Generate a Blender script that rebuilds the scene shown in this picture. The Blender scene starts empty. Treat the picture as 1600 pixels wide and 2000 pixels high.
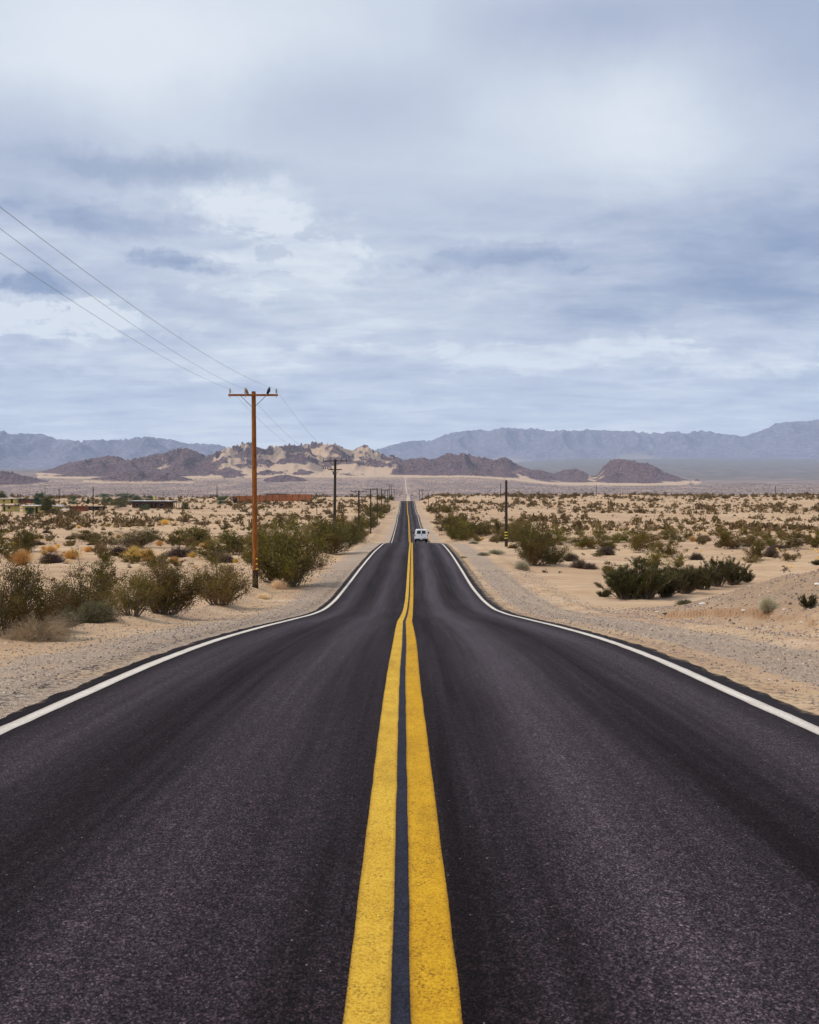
import bpy, math, random
import numpy as np
from mathutils import Vector, Matrix

rad = math.radians
C = bpy.context.scene
# ------------------------------------------------------------------ camera
F = 1900.0; VX = 790.0; VY = 950.0           # focal length and vanishing point in photograph pixels (1600 x 2000)
cam_d = bpy.data.cameras.new('camera')
cam = bpy.data.objects.new('camera', cam_d); C.collection.objects.link(cam)
cam.location = (0, 0, 0); cam.rotation_euler = (rad(90), 0, 0)
cam_d.sensor_fit = 'HORIZONTAL'; cam_d.sensor_width = 36.0; cam_d.lens = 36.0 * F / 1600.0
cam_d.shift_x = (800 - VX) / 1600.0; cam_d.shift_y = -(1000 - VY) / 1600.0
cam_d.clip_start = 0.1; cam_d.clip_end = 200000
cam_d.dof.use_dof = True; cam_d.dof.focus_distance = 38.0; cam_d.dof.aperture_fstop = 8.0
C.camera = cam
C.render.resolution_x = 819; C.render.resolution_y = 1024

# ------------------------------------------------------------------ exposure
C.view_settings.view_transform = 'Standard'; C.view_settings.look = 'None'
C.view_settings.exposure = 0.0; C.view_settings.gamma = 1.0
C.cycles.volume_bounces = 1; C.cycles.max_bounces = 5; C.cycles.diffuse_bounces = 3
C.cycles.glossy_bounces = 2; C.cycles.transmission_bounces = 2; C.cycles.transparent_max_bounces = 4
C.cycles.use_denoising = True

# ------------------------------------------------------------------ node helper
class NT:
    def __init__(s, nt): s.t = nt; nt.nodes.clear()
    def n(s, typ, ins=None, **props):
        nd = s.t.nodes.new(typ)
        for k, v in props.items(): setattr(nd, k, v)
        for k, v in (ins or {}).items():
            if isinstance(v, bpy.types.NodeSocket): s.t.links.new(v, nd.inputs[k])
            elif v is not None: nd.inputs[k].default_value = v
        return nd
    def m(s, op, a, b=None, c=None, clamp=False):
        nd = s.n('ShaderNodeMath', {0: a, 1: b, 2: c}, operation=op, use_clamp=clamp); return nd.outputs[0]
    def v(s, op, a, b=None):
        nd = s.n('ShaderNodeVectorMath', {0: a, 1: b}, operation=op); return nd.outputs[0]
    def mix(s, f, a, b, blend='MIX'):
        nd = s.n('ShaderNodeMix', data_type='RGBA', blend_type=blend)
        for k, v in ((0, f), (6, a), (7, b)):
            if isinstance(v, bpy.types.NodeSocket): s.t.links.new(v, nd.inputs[k])
            else: nd.inputs[k].default_value = v if k == 0 or len(v) == 4 else (*v, 1)
        return nd.outputs[2]
    def ramp(s, f, stops, interp='LINEAR'):
        nd = s.n('ShaderNodeValToRGB', {0: f}); cr = nd.color_ramp; cr.interpolation = interp
        while len(cr.elements) > 1: cr.elements.remove(cr.elements[-1])
        for i, (p, c) in enumerate(stops):
            e = cr.elements[0] if i == 0 else cr.elements.new(p)
            e.position = p; e.color = (c, c, c, 1) if isinstance(c, (int, float)) else (*c, 1)
        return nd.outputs[0]
    def noise(s, vec, scale, detail=4, rough=0.55, dist=0.0, out=0):
        return s.n('ShaderNodeTexNoise', {'Vector': vec, 'Scale': scale, 'Detail': detail, 'Roughness': rough, 'Distortion': dist}).outputs[out]
    def mapr(s, f, a, b, c=0.0, d=1.0, smooth=False):
        return s.n('ShaderNodeMapRange', {0: f, 1: a, 2: b, 3: c, 4: d}, interpolation_type='SMOOTHSTEP' if smooth else 'LINEAR').outputs[0]
    def xyz(s, x, y, z):
        return s.n('ShaderNodeCombineXYZ', {0: x, 1: y, 2: z}).outputs[0]

# ------------------------------------------------------------------ world: thin Nishita blue behind a broken overcast
SUN_EL, SUN_AZ = 50.0, 252.0                    # azimuth clockwise from +Y (the road's direction)
W = bpy.data.worlds.new('World'); C.world = W; W.use_nodes = True
w = NT(W.node_tree)
out = w.n('ShaderNodeOutputWorld')
sky = w.n('ShaderNodeTexSky', sky_type='NISHITA', sun_disc=False)
sky.sun_elevation = rad(SUN_EL); sky.sun_rotation = rad(SUN_AZ); sky.air_density = 1.0; sky.dust_density = 1.5
gen = w.n('ShaderNodeTexCoord').outputs['Generated']
dirv = w.v('NORMALIZE', gen)
sp = w.n('ShaderNodeSeparateXYZ', {0: dirv})
dx, dy, dz = sp.outputs
zc = w.m('ADD', w.m('MAXIMUM', dz, 0.0), 0.10)
pl = w.xyz(w.m('DIVIDE', dx, zc), w.m('DIVIDE', dy, zc), 0.0)           # the cloud layer seen as a flat deck
def direction(px, py):
    v = Vector(((px - VX) / F, 1.0, (VY - py) / F)); return v.normalized()
crispn = w.noise(w.v('MULTIPLY', dirv, (1.0, 1.0, 2.6)), 17.0, 10, 0.63, 0.6)
def blob(px, py, rx, ry, warp=0.0):
    c = direction(px, py)
    src = dirv
    if warp:
        nz = w.n('ShaderNodeTexNoise', {'Vector': dirv, 'Scale': 11.0, 'Detail': 9.0, 'Roughness': 0.68}).outputs['Color']
        off = w.v('MULTIPLY', w.v('SUBTRACT', nz, (0.5, 0.5, 0.5)), (warp * 2.0, warp, warp * 0.9))
        src = w.v('ADD', dirv, off)
    d = w.v('SUBTRACT', src, tuple(c))
    k = F * 1.05
    d = w.v('MULTIPLY', d, (k / rx, k / rx * 0.5, k / ry))
    ln = w.n('ShaderNodeVectorMath', {0: d}, operation='LENGTH').outputs['Value']
    return w.mapr(ln, 0.0, 1.7, 1.0, 0.0, smooth=True)
big = w.noise(pl, 0.22, 3, 0.45, 0.2)
mid = w.noise(w.v('MULTIPLY', pl, (0.75, 1.0, 1)), 0.9, 8, 0.60, 0.35)
fine = w.noise(w.v('MULTIPLY', pl, (0.9, 1.6, 1)), 2.6, 8, 0.62, 0.5)
lowband = w.mapr(dz, 0.20, 0.36, 1.0, 0.0, smooth=True)                 # structured stratocumulus low down, soft veil above
hband = w.mapr(dz, 0.015, 0.07, 0.0, 1.0, smooth=True)
tex = w.m('ADD', w.m('MULTIPLY', w.m('SUBTRACT', mid, 0.5), 1.15), w.m('MULTIPLY', w.m('SUBTRACT', fine, 0.5), 1.1))
lump = w.noise(w.v('MULTIPLY', dirv, (1.0, 1.0, 3.4)), 8.0, 9, 0.6, 0.8)
tex = w.m('ADD', tex, w.m('ADD', w.m('MULTIPLY', w.m('SUBTRACT', crispn, 0.5), 0.35), w.m('MULTIPLY', w.m('SUBTRACT', lump, 0.5), 0.75)))
tex = w.m('MULTIPLY', tex, w.m('MULTIPLY', w.m('ADD', w.m('MULTIPLY', lowband, 0.85), 0.05), hband))
val = w.m('ADD', w.m('SUBTRACT', 0.71, w.m('MULTIPLY', lowband, 0.07)), tex)
val = w.m('ADD', val, w.m('MULTIPLY', w.m('SUBTRACT', big, 0.5), 0.30))
BL = [  # px, py, rx, ry, amount, warp
 (130, 600, 260, 90, -.16, .08), (300, 760, 500, 40, -.06, .06),
 (130, 110, 260, 130, .30, .05), (480, 60, 260, 110, .22, .05), (1230, 230, 260, 110, .24, .05), (1450, 300, 220, 90, .18, .05),
 (470, 415, 130, 42, .26, .16), (120, 622, 130, 34, .36, .16), (620, 540, 260, 60, .14, .1), (1060, 690, 260, 26, .20, .1),
 (1450, 715, 190, 22, .2, .1), (820, 620, 260, 60, .10, .08), (800, 800, 120, 12, .25, .05), (620, 690, 200, 16, .16, .1),
 (1150, 40, 220, 90, -.22, .05), (660, 200, 230, 70, -.20, .05), (40, 270, 200, 90, -.28, .06), (110, 425, 240, 34, -.26, .08),
 (960, 512, 190, 30, -.30, .08), (1480, 520, 330, 100, -.42, .08), (345, 515, 110, 16, -.34, .08), (1590, 120, 180, 260, -.36, .05), (1250, 20, 300, 60, -.14, .05),
 (1130, 420, 330, 60, -.14, .06), (270, 330, 200, 30, -.22, .07), (50, 555, 60, 18, -.25, .08), (1200, 600, 330, 50, -.12, .06), (1180, 760, 420, 24, -.10, .04)]
for px, py, rx, ry, amt, wp in BL:
    val = w.m('ADD', val, w.m('MULTIPLY', blob(px, py, rx, ry, wp), amt))
CR = [(500, 425, 150, 46, .16), (520, 440, 90, 22, .14), (115, 615, 130, 34, .75), (90, 640, 170, 20, .3), (560, 500, 200, 50, .20), (345, 515, 130, 20, -.17), (270, 430, 250, 40, -.12), (940, 505, 210, 36, -.15), (280, 330, 160, 26, -.07),
 (800, 560, 240, 30, -.14), (1100, 690, 300, 40, .16), (350, 700, 350, 60, .12), (520, 495, 40, 14, -.25), (60, 560, 70, 22, -.22), (1450, 700, 220, 40, .14), (470, 570, 110, 16, .2)]
for px, py, rx, ry, amt in CR:                         # ragged, hard-edged cloud pieces
    b_ = blob(px, py, rx, ry, .06)
    e_ = w.mapr(w.m('ADD', w.m('MULTIPLY', b_, 0.55), w.m('MULTIPLY', crispn, 1.5)), 0.98, 1.16, 0.0, 1.0, smooth=True)
    val = w.m('ADD', val, w.m('MULTIPLY', w.m('MULTIPLY', e_, w.mapr(b_, 0.0, 0.15)), amt))
val = w.m('ADD', val, w.m('MULTIPLY', w.mapr(dz, 0.0, 0.10, 1.0, 0.0, smooth=True), 0.16))
# shadowed grey-blue undersides -> lavender grey -> near-white
ccol = w.ramp(w.m('MAXIMUM', val, 0.0), [(0.0, (0.24, 0.32, 0.50)), (0.22, (0.345, 0.42, 0.59)), (0.45, (0.495, 0.555, 0.695)),
                       (0.68, (0.615, 0.68, 0.79)), (1.0, (0.83, 0.88, 0.94))])
# overcast sky is up to three times brighter overhead than at the horizon
zen = w.mapr(dz, 0.45, 0.95, 1.0, 1.25, smooth=True)
zen = w.m('MULTIPLY', zen, w.mapr(dz, 0.0, 0.20, 1.30, 1.0, smooth=True))
cb = w.n('ShaderNodeBackground', {'Color': ccol, 'Strength': zen})
nb = w.n('ShaderNodeBackground', {'Color': sky.outputs[0], 'Strength': 0.10})
gap = w.m('MULTIPLY', blob(330, 325, 190, 26, .08), 0.35)
cover = w.m('SUBTRACT', 0.94, gap)
mx = w.n('ShaderNodeMixShader', {0: cover, 1: nb.outputs[0], 2: cb.outputs[0]})
w.t.links.new(mx.outputs[0], out.inputs[0])
W.cycles.sampling_method = 'MANUAL'; W.cycles.sample_map_resolution = 512

# ------------------------------------------------------------------ sun, softened by the cloud
sd = bpy.data.lights.new('sun', 'SUN'); sd.energy = 2.5; sd.angle = rad(8); sd.color = (1.0, 0.90, 0.76)
so = bpy.data.objects.new('sun', sd); C.collection.objects.link(so)
sv = Vector((math.sin(rad(SUN_AZ)) * math.cos(rad(SUN_EL)), math.cos(rad(SUN_AZ)) * math.cos(rad(SUN_EL)), math.sin(rad(SUN_EL))))
so.rotation_euler = sv.to_track_quat('Z', 'Y').to_euler()
so.location = sv * 200

# ------------------------------------------------------------------ general helpers
rng = np.random.default_rng(7); random.seed(7)
def tag(o, label=None, cat=None, group=None, kind=None):
    if label: o['label'] = label
    if cat: o['category'] = cat
    if group: o['group'] = group
    if kind: o['kind'] = kind
    return o
def empty(name, loc=(0, 0, 0), rz=0.0, **k):
    o = bpy.data.objects.new(name, None); C.collection.objects.link(o)
    o.location = loc; o.rotation_euler = (0, 0, rz); o.empty_display_size = 0.2
    return tag(o, **k)
def link_mesh(me, name, parent=None, loc=None, **k):
    o = bpy.data.objects.new(name, me); C.collection.objects.link(o)
    if parent: o.parent = parent
    if loc is not None: o.location = loc
    return tag(o, **k)
def np_mesh(name, verts, faces, mat, smooth=False, attrs=None, mat_idx=None):
    """faces: (n,3) or (n,4) int array, or a list of such arrays"""
    me = bpy.data.meshes.new(name)
    if not isinstance(faces, list): faces = [faces]
    faces = [f for f in faces if len(f)]
    verts = np.ascontiguousarray(verts, dtype=np.float32)
    me.vertices.add(len(verts)); me.vertices.foreach_set('co', verts.ravel())
    tot = np.concatenate([np.full(len(f), f.shape[1], dtype=np.int32) for f in faces])
    idx = np.concatenate([f.ravel() for f in faces]).astype(np.int32)
    me.loops.add(len(idx)); me.loops.foreach_set('vertex_index', idx)
    me.polygons.add(len(tot)); st = np.concatenate([[0], np.cumsum(tot)[:-1]]).astype(np.int32)
    me.polygons.foreach_set('loop_start', st); me.polygons.foreach_set('loop_total', tot)
    for m_ in (mat if isinstance(mat, (list, tuple)) else [mat]): me.materials.append(m_)
    if mat_idx is not None: me.polygons.foreach_set('material_index', np.asarray(mat_idx, dtype=np.int32))
    me.polygons.foreach_set('use_smooth', np.full(len(tot), smooth))
    for k, a in (attrs or {}).items():
        at = me.attributes.new(k, 'FLOAT', 'POINT'); at.data.foreach_set('value', np.asarray(a, dtype=np.float32).ravel())
    me.update(calc_edges=True); me.validate()
    return me
def grid_faces(nr, nc):
    i = np.arange(nr - 1)[:, None] * nc + np.arange(nc - 1)[None, :]
    return np.stack([i, i + 1, i + nc + 1, i + nc], -1).reshape(-1, 4)

class MB:                                        # small mesh collector
    def __init__(s): s.v = []; s.f = []
    def add(s, vs, fs):
        b = len(s.v); s.v += [tuple(v) for v in vs]; s.f += [tuple(i + b for i in f) for f in fs]
    def box(s, x0, x1, y0, y1, z0, z1, bev=0.0):
        if bev <= 0:
            s.add([(x, y, z) for x in (x0, x1) for y in (y0, y1) for z in (z0, z1)],
                  [(0, 1, 3, 2), (4, 6, 7, 5), (0, 4, 5, 1), (2, 3, 7, 6), (0, 2, 6, 4), (1, 5, 7, 3)]); return
        import bmesh
        bm = bmesh.new(); bmesh.ops.create_cube(bm, size=1)
        for v in bm.verts: v.co = ((x0 + x1) / 2 + v.co.x * (x1 - x0), (y0 + y1) / 2 + v.co.y * (y1 - y0), (z0 + z1) / 2 + v.co.z * (z1 - z0))
        bmesh.ops.bevel(bm, geom=bm.edges[:], offset=bev, segments=2, affect='EDGES', profile=0.6)
        bm.verts.index_update(); s.add([v.co[:] for v in bm.verts], [[v.index for v in f.verts] for f in bm.faces]); bm.free()
    def tube(s, pts, rs, n=8, cap=True):
        pts = [Vector(p) for p in pts]; rs = rs if isinstance(rs, (list, tuple)) else [rs] * len(pts)
        b = len(s.v)
        for i, p in enumerate(pts):
            t = (pts[min(i + 1, len(pts) - 1)] - pts[max(i - 1, 0)]).normalized()
            a = Vector((0, 0, 1)) if abs(t.z) < 0.9 else Vector((1, 0, 0))
            u = t.cross(a).normalized(); v = t.cross(u)
            for k in range(n):
                th = 2 * math.pi * k / n
                s.v.append(tuple(p + (u * math.cos(th) + v * math.sin(th)) * rs[i]))
        for i in range(len(pts) - 1):
            for k in range(n):
                s.f.append((b + i * n + k, b + i * n + (k + 1) % n, b + (i + 1) * n + (k + 1) % n, b + (i + 1) * n + k))
        if cap:
            s.f.append(tuple(b + k for k in range(n))[::-1]); s.f.append(tuple(b + (len(pts) - 1) * n + k for k in range(n)))
    def lathe(s, c, prof, n=12, axis='z'):
        b = len(s.v); c = Vector(c)
        for r, h in prof:
            for k in range(n):
                th = 2 * math.pi * k / n
                if axis == 'z': s.v.append(tuple(c + Vector((r * math.cos(th), r * math.sin(th), h))))
                else: s.v.append(tuple(c + Vector((h, r * math.cos(th), r * math.sin(th)))))
        m = len(prof)
        for i in range(m - 1):
            for k in range(n): s.f.append((b + i * n + k, b + i * n + (k + 1) % n, b + (i + 1) * n + (k + 1) % n, b + (i + 1) * n + k))
        s.f.append(tuple(b + k for k in range(n))[::-1]); s.f.append(tuple(b + (m - 1) * n + k for k in range(n)))
    def build(s, name, mat, parent=None, loc=None, smooth=False, **k):
        me = bpy.data.meshes.new(name); me.from_pydata(s.v, [], s.f); me.materials.append(mat)
        if smooth: me.polygons.foreach_set('use_smooth', [True] * len(me.polygons))
        me.update()
        if smooth:
            try: me.set_sharp_from_angle(angle=rad(38))
            except Exception: pass
        return link_mesh(me, name, parent, loc, **k)

# ---- vectorised gradient noise
def _hash(ix, iy, seed):
    h = (ix.astype(np.int64) * 374761393 + iy.astype(np.int64) * 668265263 + seed * 1442695041) & 0x7fffffff
    h = ((h ^ (h >> 13)) * 1274126177) & 0x7fffffff
    return (h ^ (h >> 16)) & 0xffff
def gnoise(x, y, seed=0):
    x0 = np.floor(x); y0 = np.floor(y); fx = x - x0; fy = y - y0
    u = fx * fx * fx * (fx * (fx * 6 - 15) + 10); v = fy * fy * fy * (fy * (fy * 6 - 15) + 10)
    def g(i, j):
        a = _hash(x0 + i, y0 + j, seed) * (2 * np.pi / 65536)
        return np.cos(a) * (fx - i) + np.sin(a) * (fy - j)
    return (g(0, 0) * (1 - u) + g(1, 0) * u) * (1 - v) + (g(0, 1) * (1 - u) + g(1, 1) * u) * v
def fbm(x, y, oct=5, seed=0, gain=0.5, lac=2.03):
    a = 1.0; s = 0.0; t = 0.0
    for o in range(oct):
        s = s + a * gnoise(x, y, seed + o * 17); t += a; a *= gain; x = x * lac + 13.7; y = y * lac + 7.1
    return s / t
def ridged(x, y, oct=6, seed=0, gain=0.55, lac=2.07):
    a = 1.0; s = 0.0; t = 0.0; wgt = 1.0
    for o in range(oct):
        n = 1 - np.abs(gnoise(x, y, seed + o * 31)) * 2.0
        n = np.clip(n, 0, 1) ** 2 * wgt; wgt = np.clip(n * 1.6, 0.15, 1)
        s = s + a * n; t += a; a *= gain; x = x * lac + 5.3; y = y * lac + 9.9
    return s / t
def sst(x, a, b):
    t = np.clip((x - a) / (b - a), 0, 1); return t * t * (3 - 2 * t)
def pchip(xs, ys):
    xs = np.array(xs, float); ys = np.array(ys, float); h = np.diff(xs); dl = np.diff(ys) / h
    m = np.zeros_like(xs); m[0] = dl[0]; m[-1] = dl[-1]
    for i in range(1, len(xs) - 1):
        if dl[i - 1] * dl[i] > 0:
            w1 = 2 * h[i] + h[i - 1]; w2 = h[i] + 2 * h[i - 1]; m[i] = (w1 + w2) / (w1 / dl[i - 1] + w2 / dl[i])
    def f(q):
        q = np.clip(np.asarray(q, float), xs[0], xs[-1]); i = np.clip(np.searchsorted(xs, q) - 1, 0, len(h) - 1)
        t = (q - xs[i]) / h[i]
        return ((1 + 2 * t) * (1 - t) ** 2 * ys[i] + t * (1 - t) ** 2 * h[i] * m[i] + t * t * (3 - 2 * t) * ys[i + 1] + t * t * (t - 1) * h[i] * m[i + 1])
    return f

# ------------------------------------------------------------------ terrain
road_z = pchip([-60, 0, 3.4, 5.7, 8.7, 11.2, 13.8, 17.4, 23.2, 30.7, 38, 43, 50, 60, 70, 92, 108, 120, 135, 150, 165, 180, 198, 250, 300, 338, 362, 378, 396, 440, 500, 555, 600, 700, 1000],
               [-1.0, -1.72, -1.87, -1.99, -2.17, -2.33, -2.5, -2.79, -3.36, -4.16, -4.92, -5.34, -5.68, -5.88, -5.97, -6.3, -6.72, -7.1, -7.85, -8.70, -9.7, -10.6, -11.4, -11.95, -12.0, -11.6, -10.95, -11.0, -11.65, -11.3, -9.9, -8.5, -9.0, -13, -21])
road_c = pchip([-60, 3, 8.7, 11.6, 17.2, 34, 43, 53, 70, 92, 128, 198, 358, 560, 1000], [0, 0.02, .045, .06, .12, .2, .22, .25, .43, .7, 1.06, 1.06, 1.3, 1.6, 2.0])
yel_c = pchip([-60, 3.4, 8.7, 11, 17.7, 26, 31, 40, 50, 70, 100, 128, 145, 198, 345, 375, 560, 1000], [-.01, -.01, -.02, -.022, 0.0, .0, .05, .14, .25, .42, .66, .90, 1.02, 1.12, 1.5, 1.45, 1.55, 1.95])
off_l = pchip([-60, 0, 20, 31, 45, 60, 92, 130, 160, 200, 250, 316, 420, 500, 560, 640, 800, 1000, 1500, 2500, 3500],
              [-1.2, -2.0, -3.3, -4.05, -5.1, -5.8, -6.9, -7.8, -8.5, -9.1, -9.5, -9.4, -8.5, -6.7, -6.1, -8, -13, -18, -26, -30, -29])
off_r = pchip([-60, 0, 20, 31, 45, 60, 92, 130, 200, 300, 400, 500, 600, 660, 750, 1000, 1500, 2500, 3500],
              [-1.2, -2.0, -3.1, -4.3, -5.3, -5.9, -6.8, -7.7, -9.3, -10.1, -9.5, -7.5, -5.8, -5.7, -8, -16, -25, -30, -30])
far_l = pchip([3500, 4600, 6000, 8000, 14000, 26000, 60000], [965.7, 950, 934, 922, 918, 911, 905])
far_c = pchip([3500, 4600, 6000, 8000, 14000, 26000, 60000], [965.7, 949, 932, 930, 925, 905, 900])
far_r = pchip([3500, 4600, 6000, 9000, 15000, 26000, 60000], [966.2, 956, 947, 931, 909, 893, 888])
cut_x = pchip([18, 21, 24, 27, 30, 34], [9.0, 9.2, 9.65, 9.75, 9.3, 8.5])
def ground(x, d, detail=True):
    x = np.asarray(x, float); d = np.asarray(d, float)
    rc = road_c(d); r = x - rc; ar = np.abs(r); rz = road_z(d)
    # side land
    side = sst(r, -30, 30); 
    oz = off_l(d) * (1 - side) + off_r(d) * side
    near = np.where(r < 0, off_l(d), off_r(d)); oz = np.where(ar < 60, near * (1 - sst(ar, 30, 60)) + oz * sst(ar, 30, 60), oz) if False else np.where(r < 0, off_l(d), off_r(d))
    amp = sst(ar, 9, 60) * sst(d, 25, 120)
    oz = oz + amp * (fbm(x / 90, d / 130, 3, 5) * 1.6 + fbm(x / 22, d / 26, 3, 9) * 0.35) * (1 - sst(d, 700, 1500) * 0.0)
    oz = oz + sst(ar, 7, 12) * (fbm(x / 3.1, d / 3.7, 4, 21) * 0.28)
    bl = sst(ar, 4.8, 20)
    z = rz * (1 - bl) + oz * bl
    z = z - 0.04 - sst(ar, 4.3, 8.0) * 0.10                     # shoulder falls away a touch
    # berms thrown up by the grader
    bn = 0.75 + 0.9 * fbm(x / 2.3, d / 5.0, 3, 33)
    z = z + np.where(r < 0, 0.34 * np.exp(-((r + 8.3 + 0.5 * fbm(d / 9, d * 0 + 3.3, 2, 40)) / 0.75) ** 2) * bn,
                     0.16 * np.exp(-((r - 7.6) / 0.6) ** 2) * bn) * (1 - sst(d, 250, 400))
    z = z + np.where(r > 0, 0.12 * np.exp(-((r - 6.3 - 0.4 * fbm(d / 6, d * 0 + 9.3, 2, 44)) / 0.22) ** 2) * bn, 0) * sst(d, 14, 24) * (1 - sst(d, 60, 80))
    # the big graded mound on the right
    mound = 1.7 * sst(x + 0.5 * fbm(d / 4, x * 0, 2, 50), 7.9, 14.4) * sst(-d + 0.8 * fbm(x / 3, d / 3, 3, 51), -45.5, -32)
    z = z + mound * (1 + 0.10 * fbm(x / 1.2, d / 1.2, 3, 53))
    xl = cut_x(d) + 0.22 * fbm(d / 0.9, d * 0 + 2.2, 3, 55)
    amp2 = sst(d, 20, 21.5) * (1 - sst(d, 32.5, 34)) * np.where(d > 26, 1.0, 0.35 + 0.9 * np.clip(fbm(d / .8, d * 0 + 5.1, 2, 56) + .2, 0, 1))
    z = z + 0.22 * amp2 * sst(x, xl - .05, xl + .06) * (1 - sst(x, xl + .5, xl + 2.6))
    if detail:
        loose = sst(ar, 4.4, 6.0) * (1 - sst(d, 90, 160))
        z = z + loose * (fbm(x / 0.9, d / 1.3, 3, 61) * 0.055 + fbm(x / 0.3, d / 0.38, 3, 62) * 0.022)
        z = z + sst(x, 9, 13) * (1 - sst(d, 38, 50)) * fbm(x / 0.5, d / 0.5, 3, 63) * 0.10
    # trench under the asphalt so the road sheet sits on top
    z = z - 0.10 * (1 - sst(ar, 3.75, 4.0)) * (1 - sst(d, 640, 700))
    # far valley and fans
    u = x / np.maximum(d, 1); px = VX + F * u
    sl = sst(px, 330, 520); sr = sst(px, 900, 1130)
    fy = (far_l(d) * (1 - sl) + far_c(d) * sl) * (1 - sr) + far_r(d) * sr
    fz = (VY - fy) / F * d
    fz = fz + fbm(x / 260, d / 380, 3, 73) * 5 * sst(d, 4200, 5200) + fbm(x / 900, d / 1400, 4, 71) * 9 * sst(d, 3500, 6000)
    wf = sst(d, 3000, 3600)
    return np.where(d > 2900, z * (1 - wf) + fz * wf, z)
def gz(x, d): return float(ground(np.array([x]), np.array([d]))[0])
_ds = np.concatenate([np.arange(6, 200, 0.2), np.arange(200, 1200, 1.0), np.arange(1200, 7000, 5.0)])
def hit(px, py, dmin=6.0):
    """ground point under a photograph pixel"""
    x = (px - VX) / F * _ds; z = ground(x, _ds, False); y = VY - z / _ds * F
    ok = (_ds >= dmin) & (y <= py)
    i = int(np.argmax(ok)) if ok.any() else len(_ds) - 1
    return float(x[i]), float(_ds[i]), float(ground(x[i:i + 1], _ds[i:i + 1])[0])

# ------------------------------------------------------------------ materials
def new_mat(name):
    m = bpy.data.materials.new(name); m.use_nodes = True; n = NT(m.node_tree)
    o = n.n('ShaderNodeOutputMaterial'); return m, n, o
def principled(n, o, color, rough=0.9, spec=0.3, normal=None, metallic=0.0, **kw):
    p = n.n('ShaderNodeBsdfPrincipled', {'Base Color': color if isinstance(color, bpy.types.NodeSocket) else (*color, 1), 'Roughness': rough, 'Metallic': metallic})
    p.inputs['Specular IOR Level'].default_value = spec
    if normal is not None: n.t.links.new(normal, p.inputs['Normal'])
    for k, v in kw.items():
        s_ = p.inputs[k.replace('_', ' ')]
        if isinstance(v, bpy.types.NodeSocket): n.t.links.new(v, s_)
        else: s_.default_value = v
    n.t.links.new(p.outputs[0], o.inputs[0]); return p
def bump(n, h, dist, strength=1.0):
    return n.n('ShaderNodeBump', {'Height': h, 'Distance': dist, 'Strength': strength}).outputs[0]
def simple(name, color, rough=0.7, spec=0.4, metallic=0.0, var=0.25, scale=3.0, bmp=0.0, stretch=(1, 1, 1)):
    m, n, o = new_mat(name)
    co = n.v('MULTIPLY', n.n('ShaderNodeTexCoord').outputs['Object'], stretch)
    f = n.noise(co, scale, 6, 0.65)
    c = n.mix(n.mapr(f, 0.3, 0.7), tuple(v * (1 - var) for v in color), tuple(min(1, v * (1 + var)) for v in color))
    principled(n, o, c, rough, spec, bump(n, f, bmp) if bmp else None, metallic); return m
def attr(n, name): return n.n('ShaderNodeAttribute', attribute_name=name).outputs['Fac']

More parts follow.
